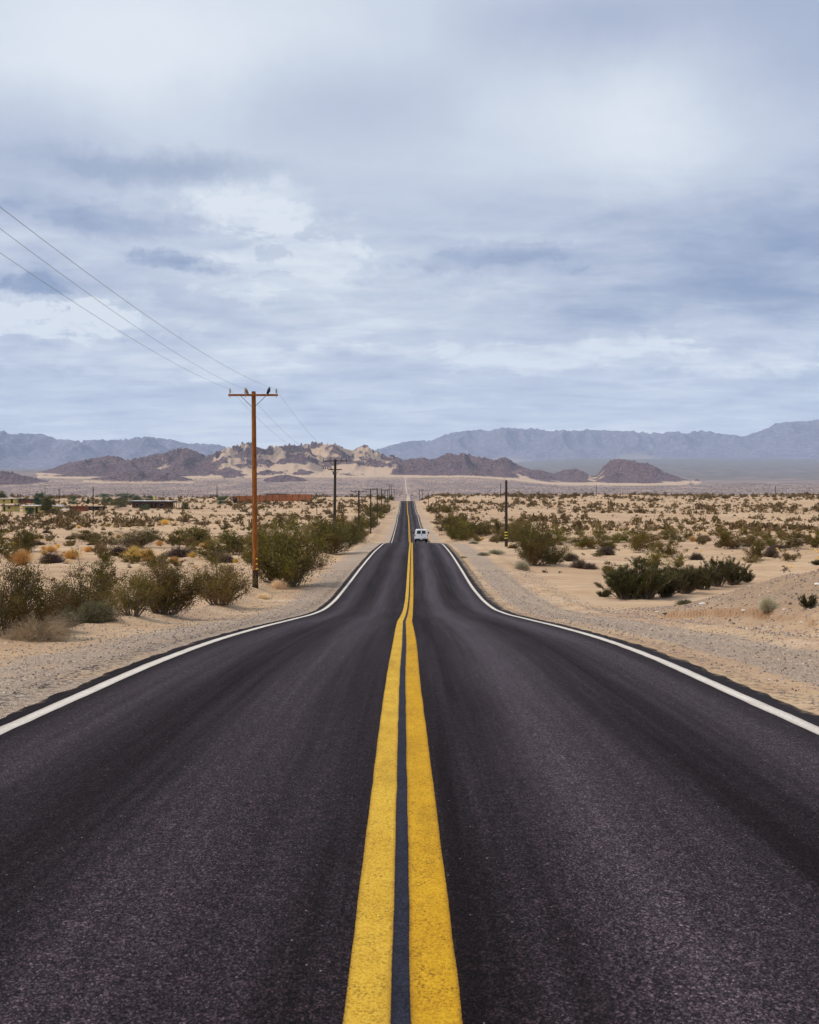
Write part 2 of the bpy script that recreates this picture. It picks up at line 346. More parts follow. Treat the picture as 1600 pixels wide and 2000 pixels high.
def ground_material():
    m, n, o = new_mat('sand_and_gravel')
    co = n.n('ShaderNodeNewGeometry').outputs['Position']
    sx = n.n('ShaderNodeSeparateXYZ', {0: co}); 
    d = sx.outputs[1]
    near = n.mapr(d, 40, 120, 1, 0)
    big = n.noise(co, 0.05, 5, 0.6); med = n.noise(co, 0.55, 6, 0.6); sm = n.noise(co, 6.0, 5, 0.65); gr = n.noise(co, 45.0, 3, 0.6)
    sand = n.mix(n.mapr(big, 0.35, 0.65), (0.43, 0.290, 0.165), (0.545, 0.385, 0.235))
    sand = n.mix(n.mapr(med, 0.40, 0.72), sand, (0.38, 0.225, 0.125))
    wash = n.noise(n.v('MULTIPLY', co, (0.012, 0.05, 0)), 1.0, 7, 0.65)
    sand = n.mix(n.mapr(wash, 0.47, 0.60), sand, (0.355, 0.228, 0.142))
    sand = n.mix(n.m('MULTIPLY', n.mapr(n.noise(n.v('MULTIPLY', co, (0.03, 0.16, 0)), 1.0, 6, 0.7), 0.52, 0.60), 0.6), sand, (0.56, 0.41, 0.28))
    sand = n.mix(n.m('MULTIPLY', n.mapr(sm, 0.35, 0.75), 0.35), sand, (0.57, 0.42, 0.29))
    sand = n.mix(n.m('MULTIPLY', n.mapr(gr, 0.56, 0.70), n.m('MULTIPLY', near, 0.55)), sand, (0.25, 0.17, 0.115))
    # grey crushed gravel on the shoulders
    v1 = n.n('ShaderNodeTexVoronoi', {'Vector': co, 'Scale': 52.0}); v2 = n.n('ShaderNodeTexVoronoi', {'Vector': co, 'Scale': 23.0})
    cell = n.n('ShaderNodeSeparateXYZ', {0: v1.outputs['Color']}).outputs[0]
    cell2 = n.n('ShaderNodeSeparateXYZ', {0: v2.outputs['Color']}).outputs[1]
    grav = n.ramp(cell, [(0.0, (0.09, 0.072, 0.066)), (0.22, (0.25, 0.19, 0.15)), (0.55, (0.41, 0.32, 0.245)), (1.0, (0.68, 0.58, 0.49))])
    grav = n.mix(n.m('MULTIPLY', n.mapr(cell2, 0.85, 0.9), 0.6), grav, (0.13, 0.11, 0.11))
    gm = attr(n, 'gravel')
    gmask = n.mapr(n.m('ADD', gm, n.m('MULTIPLY', n.m('SUBTRACT', n.noise(co, 1.3, 6, 0.7), 0.5), 1.3)), 0.42, 0.80)
    col = n.mix(n.m('MULTIPLY', gmask, n.mapr(cell, 0.0, 1.0, 0.55, 0.85)), sand, grav)
    # crusted rubble on the mound
    rub = n.mix(n.mapr(cell, 0.0, 0.25), (0.12, 0.078, 0.050), (0.33, 0.225, 0.145))
    col = n.mix(n.m('MULTIPLY', attr(n, 'rubble'), n.mapr(n.noise(co, 1.1, 5, .6), 0.40, 0.55, 0.65, 1.0)), col, rub)
    # raw damp earth in the eroded cuts
    col = n.mix(attr(n, 'raw'), col, n.mix(n.mapr(sm, .3, .7), (0.16, 0.080, 0.038), (0.32, 0.18, 0.09)))
    # black crumbs of tar beside the pavement edge
    tarn = n.noise(co, 9.0, 6, 0.75)
    col = n.mix(n.m('MULTIPLY', attr(n, 'tar'), n.mapr(tarn, 0.50, 0.57)), col, (0.045, 0.038, 0.036))
    # valley: desert pavement and faint washes
    vm = attr(n, 'valley')
    vs = n.noise(n.v('MULTIPLY', co, (0.006, 0.0022, 0)), 1.0, 6, 0.6)
    vcol = n.mix(n.mapr(vs, 0.4, 0.62), (0.235, 0.170, 0.150), (0.40, 0.285, 0.225))
    vsp = n.noise(n.v('MULTIPLY', co, (0.07, 0.010, 0)), 1.0, 3, 0.7)
    vcol = n.mix(n.m('MULTIPLY', n.mapr(vsp, 0.50, 0.58), 0.55), vcol, (0.125, 0.095, 0.095))
    fan = attr(n, 'fan')
    vcol = n.mix(n.mapr(d, 5800, 9000), vcol, n.mix(n.mapr(vs, .4, .6), (0.12, 0.105, 0.10), (0.20, 0.165, 0.15)))
    vcol = n.mix(fan, vcol, n.mix(n.mapr(vsp, 0.53, 0.60), (0.52, 0.36, 0.25), (0.20, 0.15, 0.13)))
    col = n.mix(vm, col, vcol)
    h = n.m('ADD', n.m('MULTIPLY', sm, 0.5), n.m('MULTIPLY', gr, 0.14))
    h = n.m('ADD', h, n.m('MULTIPLY', n.m('MULTIPLY', v1.outputs['Distance'], gmask), -0.5))
    p = principled(n, o, col, 0.95, 0.12, bump(n, h, 0.09, 0.7))
    return m
M_GROUND = ground_material()

def asphalt_material():
    m, n, o = new_mat('asphalt')
    lat = attr(n, 'lat'); lon = attr(n, 'lon')
    co = n.n('ShaderNodeNewGeometry').outputs['Position']
    st = n.xyz(lat, n.m('MULTIPLY', lon, 0.02), 0.0)
    warp = n.m('MULTIPLY', n.m('SUBTRACT', n.noise(n.xyz(lat, n.m('MULTIPLY', lon, 0.05), 4.0), 0.5, 2), 0.5), 0.8)
    l2 = n.m('ADD', lat, warp)
    al = n.m('ABSOLUTE', l2)
    def g(c, wd): 
        t = n.m('DIVIDE', n.m('SUBTRACT', al, c), wd); return n.m('POWER', 2.718, n.m('MULTIPLY', n.m('MULTIPLY', t, t), -1.0))
    tr = n.m('ADD', g(1.25, 0.50), g(3.0, 0.45), clamp=True)           # wheel paths polished paler
    streak = n.noise(st, 3.2, 6, 0.62); streak2 = n.noise(n.xyz(lat, n.m('MULTIPLY', lon, 0.012), 9.0), 9.0, 4, 0.6)
    patch = n.noise(n.xyz(n.m('MULTIPLY', lat, .6), n.m('MULTIPLY', lon, .11), 1.0), 0.8, 5, 0.6)
    k = n.m('ADD', n.m('ADD', n.m('MULTIPLY', tr, 0.50), 0.08), n.m('MULTIPLY', n.m('SUBTRACT', streak, 0.5), 0.65))
    k = n.m('ADD', k, n.m('MULTIPLY', n.m('SUBTRACT', patch, 0.5), 0.45)); k = n.m('MULTIPLY', k, n.mapr(lat, -1.0, 0.5, 0.72, 0.97))
    k = n.m('ADD', k, n.m('MULTIPLY', n.m('SUBTRACT', streak2, 0.5), 0.4), clamp=True)
    base = n.mix(k, (0.0072, 0.0038, 0.0044), (0.072, 0.053, 0.064))
    # aggregate: pale stones in a black binder
    v = n.n('ShaderNodeTexVoronoi', {'Vector': co, 'Scale': 150.0}); cs = n.n('ShaderNodeSeparateXYZ', {0: v.outputs['Color']})
    stone = n.ramp(cs.outputs[0], [(0, 0.22), (0.45, 0.65), (0.80, 1.6), (1.0, 3.6)])
    col = n.mix(1.0, base, stone, 'MULTIPLY')
    gn = n.noise(co, 60.0, 3, 0.75)
    col = n.mix(1.0, col, n.ramp(n.noise(co, 16.0, 5, 0.8), [(0.30, 0.55), (0.5, 1.0), (0.70, 1.6)]), 'MULTIPLY')
    col = n.mix(1.0, col, n.ramp(gn, [(0.34, 0.32), (0.5, 0.95), (0.67, 2.2)]), 'MULTIPLY')
    spk = n.mapr(cs.outputs[1], 0.9992, 0.9996)
    col = n.mix(spk, col, (0.30, 0.25, 0.22))
    # thin transverse repair seams far down the road and the fresh black shoulder lip
    lip = n.mapr(n.m('ADD', lat, n.m('MULTIPLY', n.m('SUBTRACT', streak, .5), .1)), 3.78, 3.86)
    col = n.mix(n.m('MULTIPLY', lip, 0.75), col, (0.017, 0.014, 0.016))
    sand_n = n.noise(co, 2.2, 7, 0.75)
    al0 = n.m('ABSOLUTE', lat)
    drift = n.mapr(n.m('ADD', n.mapr(al0, 3.72, 4.15), n.m('MULTIPLY', n.m('SUBTRACT', sand_n, 0.5), 2.6)), 0.62, 1.15, 0.0, 0.8)
    col = n.mix(n.m('MULTIPLY', drift, n.mapr(al0, 3.70, 3.85)), col, (0.36, 0.26, 0.17))
    # dark tyre marks in the right-hand lane
    t1 = n.m('SUBTRACT', lat, n.m('ADD', 1.62, n.m('MULTIPLY', n.m('SINE', n.m('MULTIPLY', lon, 0.035)), 0.35)))
    for off in (-0.14, 0.14, 0.72):
        q = n.m('DIVIDE', n.m('SUBTRACT', t1, off), 0.055); tm = n.m('POWER', 2.718, n.m('MULTIPLY', n.m('MULTIPLY', q, q), -1.0))
        win = n.m('MULTIPLY', n.mapr(lon, 24, 38), n.mapr(lon, 120, 150, 1, 0))
        col = n.mix(n.m('MULTIPLY', n.m('MULTIPLY', tm, win), 0.55), col, (0.012, 0.010, 0.012))
    h = n.m('ADD', n.m('MULTIPLY', v.outputs['Distance'], -0.7), n.m('MULTIPLY', gn, 0.8))
    fade = n.mapr(lon, 8, 45, 1.0, 0.12)
    nd = n.n('ShaderNodeBump', {'Height': h, 'Distance': 0.006, 'Strength': fade})
    rough = n.m('SUBTRACT', 0.85, n.m('MULTIPLY', k, 0.25))
    principled(n, o, col, rough, 0.09, nd.outputs[0]); return m
M_ASPHALT = asphalt_material()

def paint_material(name, c1, c2, dirt, pale):
    m, n, o = new_mat(name)
    co = n.n('ShaderNodeNewGeometry').outputs['Position']; lat = attr(n, 'lat'); lon = attr(n, 'lon')
    f = n.noise(co, 2.2, 6, 0.7); g = n.noise(co, 75.0, 3, 0.75)
    v = n.n('ShaderNodeTexVoronoi', {'Vector': co, 'Scale': 120.0}); cs = n.n('ShaderNodeSeparateXYZ', {0: v.outputs['Color']}).outputs[0]
    c = n.mix(n.mapr(f, 0.35, 0.65), c1, c2)
    c = n.mix(n.m('MULTIPLY', n.mapr(g, 0.46, 0.66), 0.6), c, pale); c = n.mix(n.m('MULTIPLY', n.mapr(g, 0.50, 0.36), 0.45), c, dirt)
    pit = n.m('MULTIPLY', n.mapr(cs, 0.78, 0.86), n.mapr(n.noise(co, 9., 6, .7), .40, .58))
    c = n.mix(n.m('MULTIPLY', pit, 0.8), c, dirt)
    c = n.mix(n.m('MULTIPLY', n.mapr(n.noise(n.v('MULTIPLY', co, (2.2, .5, 0)), 1.0, 6, .7), .50, .66), .30), c, dirt)
    edge = attr(n, 'edge')                              # 0 in the middle, 1 at the paint's edge: sprayed overshoot
    c = n.mix(n.m('MULTIPLY', n.m('MULTIPLY', edge, edge), n.mapr(g, 0.42, 0.56)), c, dirt)
    nd = n.n('ShaderNodeBump', {'Height': n.m('SUBTRACT', n.m('MULTIPLY', g, 0.9), n.m('MULTIPLY', v.outputs['Distance'], 0.6)), 'Distance': 0.005, 'Strength': n.mapr(lon, 8, 45, 1, 0.1)})
    principled(n, o, c, 0.85, 0.12, nd.outputs[0]); return m
M_YELLOW = paint_material('yellow_road_paint', (0.50, 0.255, 0.009), (0.62, 0.34, 0.014), (0.13, 0.055, 0.010), (0.66, 0.40, 0.035))
M_YELLOW2 = paint_material('pale_yellow_road_paint', (0.56, 0.32, 0.024), (0.66, 0.40, 0.04), (0.15, 0.07, 0.015), (0.70, 0.47, 0.08))
M_WHITE = paint_material('white_road_paint', (0.60, 0.54, 0.47), (0.72, 0.67, 0.60), (0.30, 0.24, 0.2), (0.76, 0.72, 0.66))

# ------------------------------------------------------------------ ground sheet
def build_ground():
    ds = [-60.0]
    while ds[-1] < 1.5: ds.append(ds[-1] + 2.0 if ds[-1] < -4 else ds[-1] + 0.5)
    while ds[-1] < 31000:
        d = ds[-1]; ds.append(d + max(0.11, 0.0062 * d if d < 1200 else 0.011 * d))
    ds = np.array(ds); nr = len(ds)
    ui = np.linspace(-0.47, 0.47, 561); o_ = 0.47 + np.geomspace(0.004, 0.9, 50)
    u = np.concatenate([-o_[::-1], ui, o_]); nc = len(u)
    D = np.repeat(ds[:, None], nc, 1)
    wd = np.maximum(ds, 0) + 14.0
    X = u[None, :] * wd[:, None]
    Z = ground(X, D)
    r = X - road_c(D); ar = np.abs(r); n1 = fbm(X / 1.7, D / 4.0, 3, 80)
    grav = np.where(r < 0, (1 - sst(ar, 5.2, 7.2)) * 0.85 + 0.35 * n1, sst(ar, 4.35, 5.1) * (1 - sst(ar, 6.2, 8.0)) * 0.85 + 0.35 * n1)
    grav = np.clip(grav, 0, 1) * (1 - sst(D, 90, 500) * 0.25) * (1 - sst(ar, 7.5, 9)) * (1 - sst(D, 620, 700))
    rub = sst(X, 8.6, 11) * (1 - sst(D, 40, 47)) * sst(-D, -47, -43)
    XL = cut_x(D) + 0.22 * fbm(D / 0.9, D * 0 + 2.2, 3, 55)
    raw = sst(D, 20, 21.5) * (1 - sst(D, 32.5, 34)) * np.exp(-((X - XL) / 0.065) ** 2) * (.55 + .9 * np.clip(fbm(D / .5, X / .5, 3, 95) + .4, 0, 1)) * np.where(D > 26, 1.0, .8 * sst(fbm(D / .6, X / .5, 3, 91), -.1, .2))
    tar = np.where(r < 0, np.exp(-((ar - 4.45 - 0.15 * n1) / 0.28) ** 2), 0.75 * np.exp(-((ar - 4.25 - .1 * n1) / 0.22) ** 2)) * (1 - sst(D, 50, 90))
    val = sst(D, 700, 1600)
    px = VX + F * X / np.maximum(D, 1)
    fan = sst(D, 5100 + 500 * fbm(X / 500, D * 0, 3, 88), 5900) * (1 - sst(D, 8200, 9000)) * sst(px, 60, 200) * (1 - sst(px, 1150, 1300)) * (.65 + .8 * fbm(X / 400, D / 500, 3, 89))
    co = np.stack([X, D, Z], -1).reshape(-1, 3)
    me = np_mesh('ground', co, grid_faces(nr, nc), M_GROUND, True, dict(gravel=grav, rubble=rub, raw=raw, tar=tar, valley=val, fan=fan))
    link_mesh(me, 'ground', kind='structure')
build_ground()

# ------------------------------------------------------------------ road and its painted lines
road_root = None
def strip(name, d0, d1, c_fun, l0, l1, dz, mat, parent, step=0.25, cross=9, crown=True, kind=None, edge_noise=0.0, seed=0, edgeatt=False):
    ds = [d0]
    while ds[-1] < d1: ds.append(ds[-1] + max(step, 0.008 * ds[-1]))
    ds = np.array(ds); nr = len(ds)
    t = np.linspace(0, 1, cross)[None, :]
    a = l0(ds) if callable(l0) else np.full(nr, l0); b = l1(ds) if callable(l1) else np.full(nr, l1)
    if edge_noise:
        a = a + edge_noise * (fbm(ds / 0.7, ds * 0 + seed, 3, seed) + 0.6 * fbm(ds / 6, ds * 0 + seed, 2, seed + 1))
        b = b + edge_noise * (fbm(ds / 0.7, ds * 0 + seed + 5, 3, seed + 3) + 0.6 * fbm(ds / 6, ds * 0 + seed + 5, 2, seed + 4))
    L = a[:, None] * (1 - t) + b[:, None] * t
    X = c_fun(ds)[:, None] + L
    lat = X - road_c(ds)[:, None]
    Z = road_surface(lat, ds[:, None]) + dz
    D = np.repeat(ds[:, None], cross, 1)
    co = np.stack([X, D, Z], -1).reshape(-1, 3)
    att = dict(lat=lat.ravel(), lon=D.ravel())
    faces = [grid_faces(nr, cross)]
    if edgeatt: att['edge'] = np.repeat((np.abs(t * 2 - 1) ** 6), nr, 0).ravel()
    me = np_mesh(name, co, faces, mat, True, att)
    o = link_mesh(me, name, parent)
    if kind: o['kind'] = kind
    return o
def road_surface(lat, d):
    return road_z(d) + 0.0 * lat - 0.012 * np.abs(lat) + 0.02
sh_l = lambda d: -3.98 - 0.10 * sst(d, 30, 80)
sh_r = lambda d: 4.02 + 0.38 * sst(d, 20, 70)
road = strip('road', -60, 690, road_c, sh_l, sh_r, 0.0, M_ASPHALT, None, 0.12, 33, kind='structure', edge_noise=0.16, seed=3)
wl = pchip([-60, 1000], [0, 0])
strip('white_edge_line', -60, 685, road_c, -3.755, -3.585, 0.004, M_WHITE, road, 0.12, 3, edge_noise=0.022, seed=11, edgeatt=True)
strip('white_edge_line', -60, 685, road_c, 3.585, 3.755, 0.004, M_WHITE, road, 0.12, 3, edge_noise=0.022, seed=12, edgeatt=True)
M_GAP = paint_material('blue_grey_gap_paint', (0.013, 0.0135, 0.022), (0.024, 0.025, 0.040), (0.006, 0.005, 0.007), (0.048, 0.050, 0.074))
strip('gap_stripe', -60, 400, yel_c, -0.042, 0.038, 0.0025, M_GAP, road, 0.1, 5, edge_noise=0.002, seed=19, edgeatt=True)
strip('yellow_centre_line', -60, 685, yel_c, -0.202, -0.037, 0.004, M_YELLOW2, road, 0.05, 9, edge_noise=0.009, seed=13, edgeatt=True)
strip('yellow_centre_line', -60, 685, yel_c, 0.033, 0.212, 0.004, M_YELLOW, road, 0.05, 9, edge_noise=0.009, seed=14, edgeatt=True)
M_STUD = simple('road_stud', (0.30, 0.11, 0.02), 0.5)
for k, d in enumerate([45.5, 60, 74.5, 89, 103.5, 118, 345, 374]):
    b = MB(); s_ = -0.12 if k % 2 == 0 else 0.12
    x = float(yel_c(d)) + s_; z = float(road_surface(x - road_c(d), d)) + 0.004
    b.add([(x - .06, d - .05, z), (x + .06, d - .05, z), (x + .06, d + .05, z), (x - .06, d + .05, z), (x - .045, d - .025, z + .02), (x + .045, d - .025, z + .02), (x + .045, d + .025, z + .02), (x - .045, d + .025, z + .02)],
          [(0, 1, 5, 4), (1, 2, 6, 5), (2, 3, 7, 6), (3, 0, 4, 7), (4, 5, 6, 7)])
    b.build('road_stud', M_STUD, road)

# the unpaved continuation seen climbing out of the valley
def far_road():
    ds = np.concatenate([np.arange(690, 3000, 15.), np.arange(3000, 5600, 25.)])
    half = np.where(ds < 3000, 3.2, 3.0 + 0 * ds)
    c = np.where(ds < 2300, 2.0 + (ds - 690) / 1610 * 8, 10 - (ds - 2300) / 3300 * 4.0)
    t = np.linspace(-1, 1, 3)[None]
    X = c[:, None] + half[:, None] * t; D = np.repeat(ds[:, None], 3, 1)
    bump_ = 10.0 * np.exp(-((ds - 1950) / 150) ** 2)
    Z = np.maximum(ground(X, D), ground(X + 4, D)) + 0.8
    return X, D, Z
X_, D_, Z_ = far_road()
M_DIRT = simple('graded_dirt', (0.50, 0.39, 0.31), 0.95, 0.1, var=0.12, scale=0.05)
me = np_mesh('dirt_road', np.stack([X_, D_, Z_], -1).reshape(-1, 3), grid_faces(len(X_), 3), M_DIRT, True)
link_mesh(me, 'dirt_road', kind='structure')

# ------------------------------------------------------------------ hills and mountains
def rock_material(name, c1, c2, c3, sand, scale, bm=.30):
    m, n, o = new_mat(name)
    co = n.n('ShaderNodeNewGeometry').outputs['Position']
    p = n.v('MULTIPLY', co, (scale, scale, scale * 1.6))
    f = n.noise(p, 1.0, 8, 0.68); g = n.noise(p, 5.0, 6, 0.75); h = n.noise(p, 16.0, 4, 0.7)
    c = n.mix(n.mapr(f, 0.35, 0.65), c1, c2)
    c = n.mix(n.m('MULTIPLY', n.mapr(g, 0.48, 0.62), 0.8), c, c3)
    s_ = attr(n, 'sand'); sm = n.mapr(n.m('ADD', s_, n.m('MULTIPLY', n.m('SUBTRACT', g, .5), 0.9)), 0.42, 0.58)
    c = n.mix(sm, c, sand)
    c = n.mix(n.m('MULTIPLY', n.m('MULTIPLY', sm, n.mapr(h, 0.55, 0.62)), 0.6), c, c1)
    bh = n.m('ADD', g, n.m('MULTIPLY', h, 0.6))
    principled(n, o, c, 0.95, 0.1, bump(n, bh, bm / scale, 1.0)); return m
def range_mesh(name, sky, dnear, dridge, dfar, ncol, nrow, wl_, mat, seed, rough, sandfun, kinds='structure', base_fun=None, sharp=1.0, flank=1.0, gain=.5, octs=5):
    sx = np.array([s[0] for s in sky], float); sy = np.array([s[1] for s in sky], float)
    px = np.linspace(sx[0], sx[-1], ncol); u = (px - VX) / F
    e = np.interp(px, sx, sy)
    d = np.linspace(dnear, dfar, nrow)
    D = np.repeat(d[:, None], ncol, 1); X = D * u[None, :]
    base = ground(X, D) - 4.0
    t = (D - dridge) + fbm(X / (wl_ * 3), D / (wl_ * 3), 3, seed + 50) * (dfar - dnear) * 0.22
    env = np.where(t < 0, 1 - np.clip(-t / (dridge - dnear), 0, 1) ** 1.0, 1 - np.clip(t / (dfar - dridge), 0, 1))
    env = np.clip(env, 0, 1)
    ef = sst(D, dnear, dnear + (dridge - dnear) * 0.25) * (1 - sst(D, dfar - (dfar - dridge) * 0.25, dfar))
    rr = ridged(X / wl_, D / (wl_ * 2.1), octs, seed, gain); big = fbm(X / (wl_ * 2.2), D / (wl_ * 2.2), 3, seed + 7)
    fine_ = fbm(X / (wl_ * .16), D / (wl_ * .3), 4, seed + 13, .6)
    raw = env ** flank * (0.30 + 1.15 * rr * sharp + 0.40 * big + rough * 0.14 * fine_) * ef - 0.05 * (1 - ef)
    target = (VY - e) / F                                     # tan of the skyline's elevation
    # scale each column so that its highest apparent point meets the skyline
    lo = np.zeros(ncol); hi = np.full(ncol, dridge * 0.5)
    for _ in range(34):
        k = (lo + hi) / 2; ap = ((base + k[None, :] * raw) / D).max(0)
        up = ap < target; lo = np.where(up, k, lo); hi = np.where(up, hi, k)
    k = (lo + hi) / 2; kw = np.hanning(13); kw /= kw.sum(); k = np.convolve(np.pad(k, 6, mode='edge'), kw, 'valid')
    Z = base + k[None, :] * raw
    Hh = np.clip((k[None, :] * raw) / max(float(k.max()), 1), 0, 1)
    gy = np.gradient(Z, axis=0) / (d[1] - d[0]); gx = np.gradient(Z, axis=1) / np.maximum(np.gradient(X, axis=1), 1)
    slope = np.hypot(gx, gy)
    sand = sandfun(px[None, :] + 0 * D, D, Hh, slope, rr, X)
    me = np_mesh(name, np.stack([X, D, Z], -1).reshape(-1, 3), grid_faces(nrow, ncol), mat, True, dict(sand=np.clip(sand, 0, 1)))
    return link_mesh(me, name, kind=kinds)
M_HILL = rock_material('hill_rock', (0.075, 0.045, 0.062), (0.20, 0.122, 0.140), (0.46, 0.325, 0.28), (0.86, 0.62, 0.43), 0.016)
M_MTN = rock_material('hazed_mountain_rock', (0.13, 0.13, 0.21), (0.25, 0.23, 0.32), (0.42, 0.38, 0.44), (0.40, 0.34, 0.33), 0.0022, .13)  # distance haze painted into the rock colours: bluer and paler than bare stone
HSKY = [(40, 930), (95, 917), (115, 910), (135, 903), (165, 898), (190, 893), (215, 890), (235, 893), (248, 899), (262, 895), (280, 893), (300, 887), (318, 886), (335, 879), (352, 875), (367, 875), (382, 882), (400, 889),
 (410, 890), (425, 882), (440, 876), (465, 869), (478, 865), (484, 862), (492, 866), (504, 873), (517, 877), (532, 871), (548, 871), (565, 868), (582, 870), (600, 866), (615, 864), (632, 867), (645, 868), (652, 866), (664, 871), (680, 878),
 (690, 880), (700, 873), (710, 869), (720, 872), (730, 879), (742, 884), (752, 889), (757, 893), (763, 888), (768, 888), (778, 894), (790, 900), (800, 895), (812, 896), (824, 893), (838, 897), (852, 896), (862, 890), (875, 884),
 (884, 886), (892, 889), (905, 885), (915, 886), (930, 892), (940, 894), (950, 893), (962, 899), (972, 897), (985, 892), (993, 895), (1003, 903), (1020, 911), (1040, 918), (1055, 917), (1070, 922), (1083, 925), (1100, 918), (1127, 915), (1140, 921), (1155, 929), (1165, 930), (1178, 911),
 (1190, 901), (1200, 896), (1212, 897), (1235, 899), (1250, 904), (1265, 904), (1280, 911), (1300, 923), (1320, 929), (1335, 935), (1350, 937), (1363, 935), (1378, 938), (1395, 945), (1410, 950)]
def sand_h(px, D, H, sl, rr, X):
    reg = sst(px, 385, 430) * (1 - sst(px, 735, 800)) + 0.55 * np.exp(-((px - 1020) / 22) ** 2) + 0.75 * np.exp(-((px - 1160) / 20) ** 2) + 0.35 * np.exp(-((px - 300) / 40) ** 2) + 0.2
    n1 = fbm(X / 150 + 3 + D / 900, (D * .3 + H * 900) / 170, 5, 301, .62) * 2.6
    low = 1 - sst(H, 0.25, 0.8)
    return reg * (0.57 + n1 - 0.55 * rr + 0.10 * low) + 0.75 * (1 - sst(H, 0.02, 0.06))
range_mesh('desert_hills', HSKY, 5700, 6900, 8200, 1100, 230, 300, M_HILL, 101, 0.3, sand_h, sharp=.9, gain=.47, octs=6)
LOW = [(-260, 950), (-200, 925), (-90, 912), (-20, 920), (5, 920), (25, 922), (40, 928), (60, 931), (80, 937), (120, 940)]
range_mesh('low_dark_hills', LOW, 4700, 5200, 5700, 300, 80, 220, M_HILL, 131, 1.5, lambda px, D, H, sl, rr, X: 0.1 + 0.5 * (1 - sst(H, .02, .12)))
LOW2 = [(150, 940), (185, 933), (220, 930), (240, 922), (268, 918), (290, 924), (320, 922), (345, 928), (368, 934), (400, 941)]
range_mesh('low_dark_hills', LOW2, 5000, 5400, 5750, 300, 80, 160, M_HILL, 137, 1.6, lambda px, D, H, sl, rr, X: 0.15 + 0.5 * (1 - sst(H, .02, .2)))
LOW3 = [(500, 940), (520, 934), (540, 929), (560, 927), (590, 933), (620, 940)]
range_mesh('low_dark_hills', LOW3, 5050, 5350, 5650, 200, 60, 140, M_HILL, 139, 1.0, lambda px, D, H, sl, rr, X: 0.15 + 0.5 * (1 - sst(H, .02, .2)))
def sand_m(px, D, H, sl, rr, X): return 0.22 + 0.35 * (1 - sst(H, 0.0, 0.15)) - 0.3 * rr + .6 * fbm(X / 1500, D / 2500, 3, 303)
MSKY_L = [(-520, 880), (-380, 850), (-250, 838), (-120, 833), (0, 841), (12, 845), (22, 848), (34, 847), (45, 846), (60, 848), (80, 846), (88, 849), (100, 854), (115, 858), (135, 859), (155, 862), (175, 859), (190, 858), (210, 860),
 (235, 859), (255, 857), (272, 853), (290, 853), (310, 855), (330, 858), (345, 861), (370, 867), (400, 866), (415, 868), (432, 869), (450, 877), (475, 889), (510, 903), (560, 915)]
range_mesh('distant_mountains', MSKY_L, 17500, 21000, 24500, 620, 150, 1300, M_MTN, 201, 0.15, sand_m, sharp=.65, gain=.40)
MSKY_R = [(600, 922), (660, 905), (700, 893), (740, 876), (755, 872), (770, 868), (790, 863), (812, 860), (835, 862), (850, 857), (865, 850), (885, 845), (905, 842), (925, 841), (943, 839), (955, 841), (970, 837), (985, 835), (1000, 836), (1020, 838),
 (1045, 837), (1065, 840), (1080, 842), (1100, 839), (1115, 842), (1135, 840), (1160, 839), (1180, 841), (1205, 841), (1232, 842), (1262, 845), (1290, 847), (1305, 843), (1322, 842), (1335, 847), (1352, 844), (1365, 841), (1375, 842), (1388, 842),
 (1400, 846), (1418, 848), (1432, 849), (1443, 851), (1452, 853), (1462, 849), (1475, 845), (1490, 840), (1503, 833), (1515, 828), (1528, 824), (1545, 824), (1560, 823), (1580, 822), (1600, 819), (1660, 812), (1740, 820), (1850, 835), (2000, 850), (2200, 880)]
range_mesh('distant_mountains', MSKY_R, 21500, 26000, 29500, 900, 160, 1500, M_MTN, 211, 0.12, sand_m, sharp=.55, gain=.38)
#==PART2==
# ------------------------------------------------------------------ utility poles
def wood(name, c1, c2, rough=0.85):
    m, n, o = new_mat(name)
    co = n.n('ShaderNodeTexCoord').outputs['Object']
    f = n.noise(n.v('MULTIPLY', co, (4, 4, 0.55)), 2.0, 6, 0.75); g = n.noise(n.v('MULTIPLY', co, (11, 11, 1.1)), 2.0, 5, 0.75)
    c = n.mix(n.mapr(f, 0.35, 0.65), c1, c2); c = n.mix(n.m('MULTIPLY', n.mapr(g, 0.52, 0.62), 0.75), c, tuple(v * 0.25 for v in c1))
    principled(n, o, c, rough, 0.2, bump(n, g, 0.02, 0.7)); return m
M_RUST = wood('sun_bleached_pole_wood', (0.13, 0.038, 0.009), (0.36, 0.13, 0.028))
M_DARKW = wood('creosoted_wood', (0.028, 0.020, 0.016), (0.050, 0.037, 0.030))
M_TARW = wood('tarred_wood', (0.020, 0.013, 0.010), (0.05, 0.028, 0.018))
M_IRON = simple('galvanised_iron', (0.05, 0.045, 0.04), 0.6, 0.4)
M_GLASSY = simple('porcelain_insulator', (0.28, 0.27, 0.27), 0.3, 0.5, var=0.4, scale=8)
M_TAGY = simple('yellow_tag', (0.75, 0.62, 0.04), 0.5)
M_WIRE = simple('aluminium_wire', (0.30, 0.33, 0.33), 0.5, 0.5)
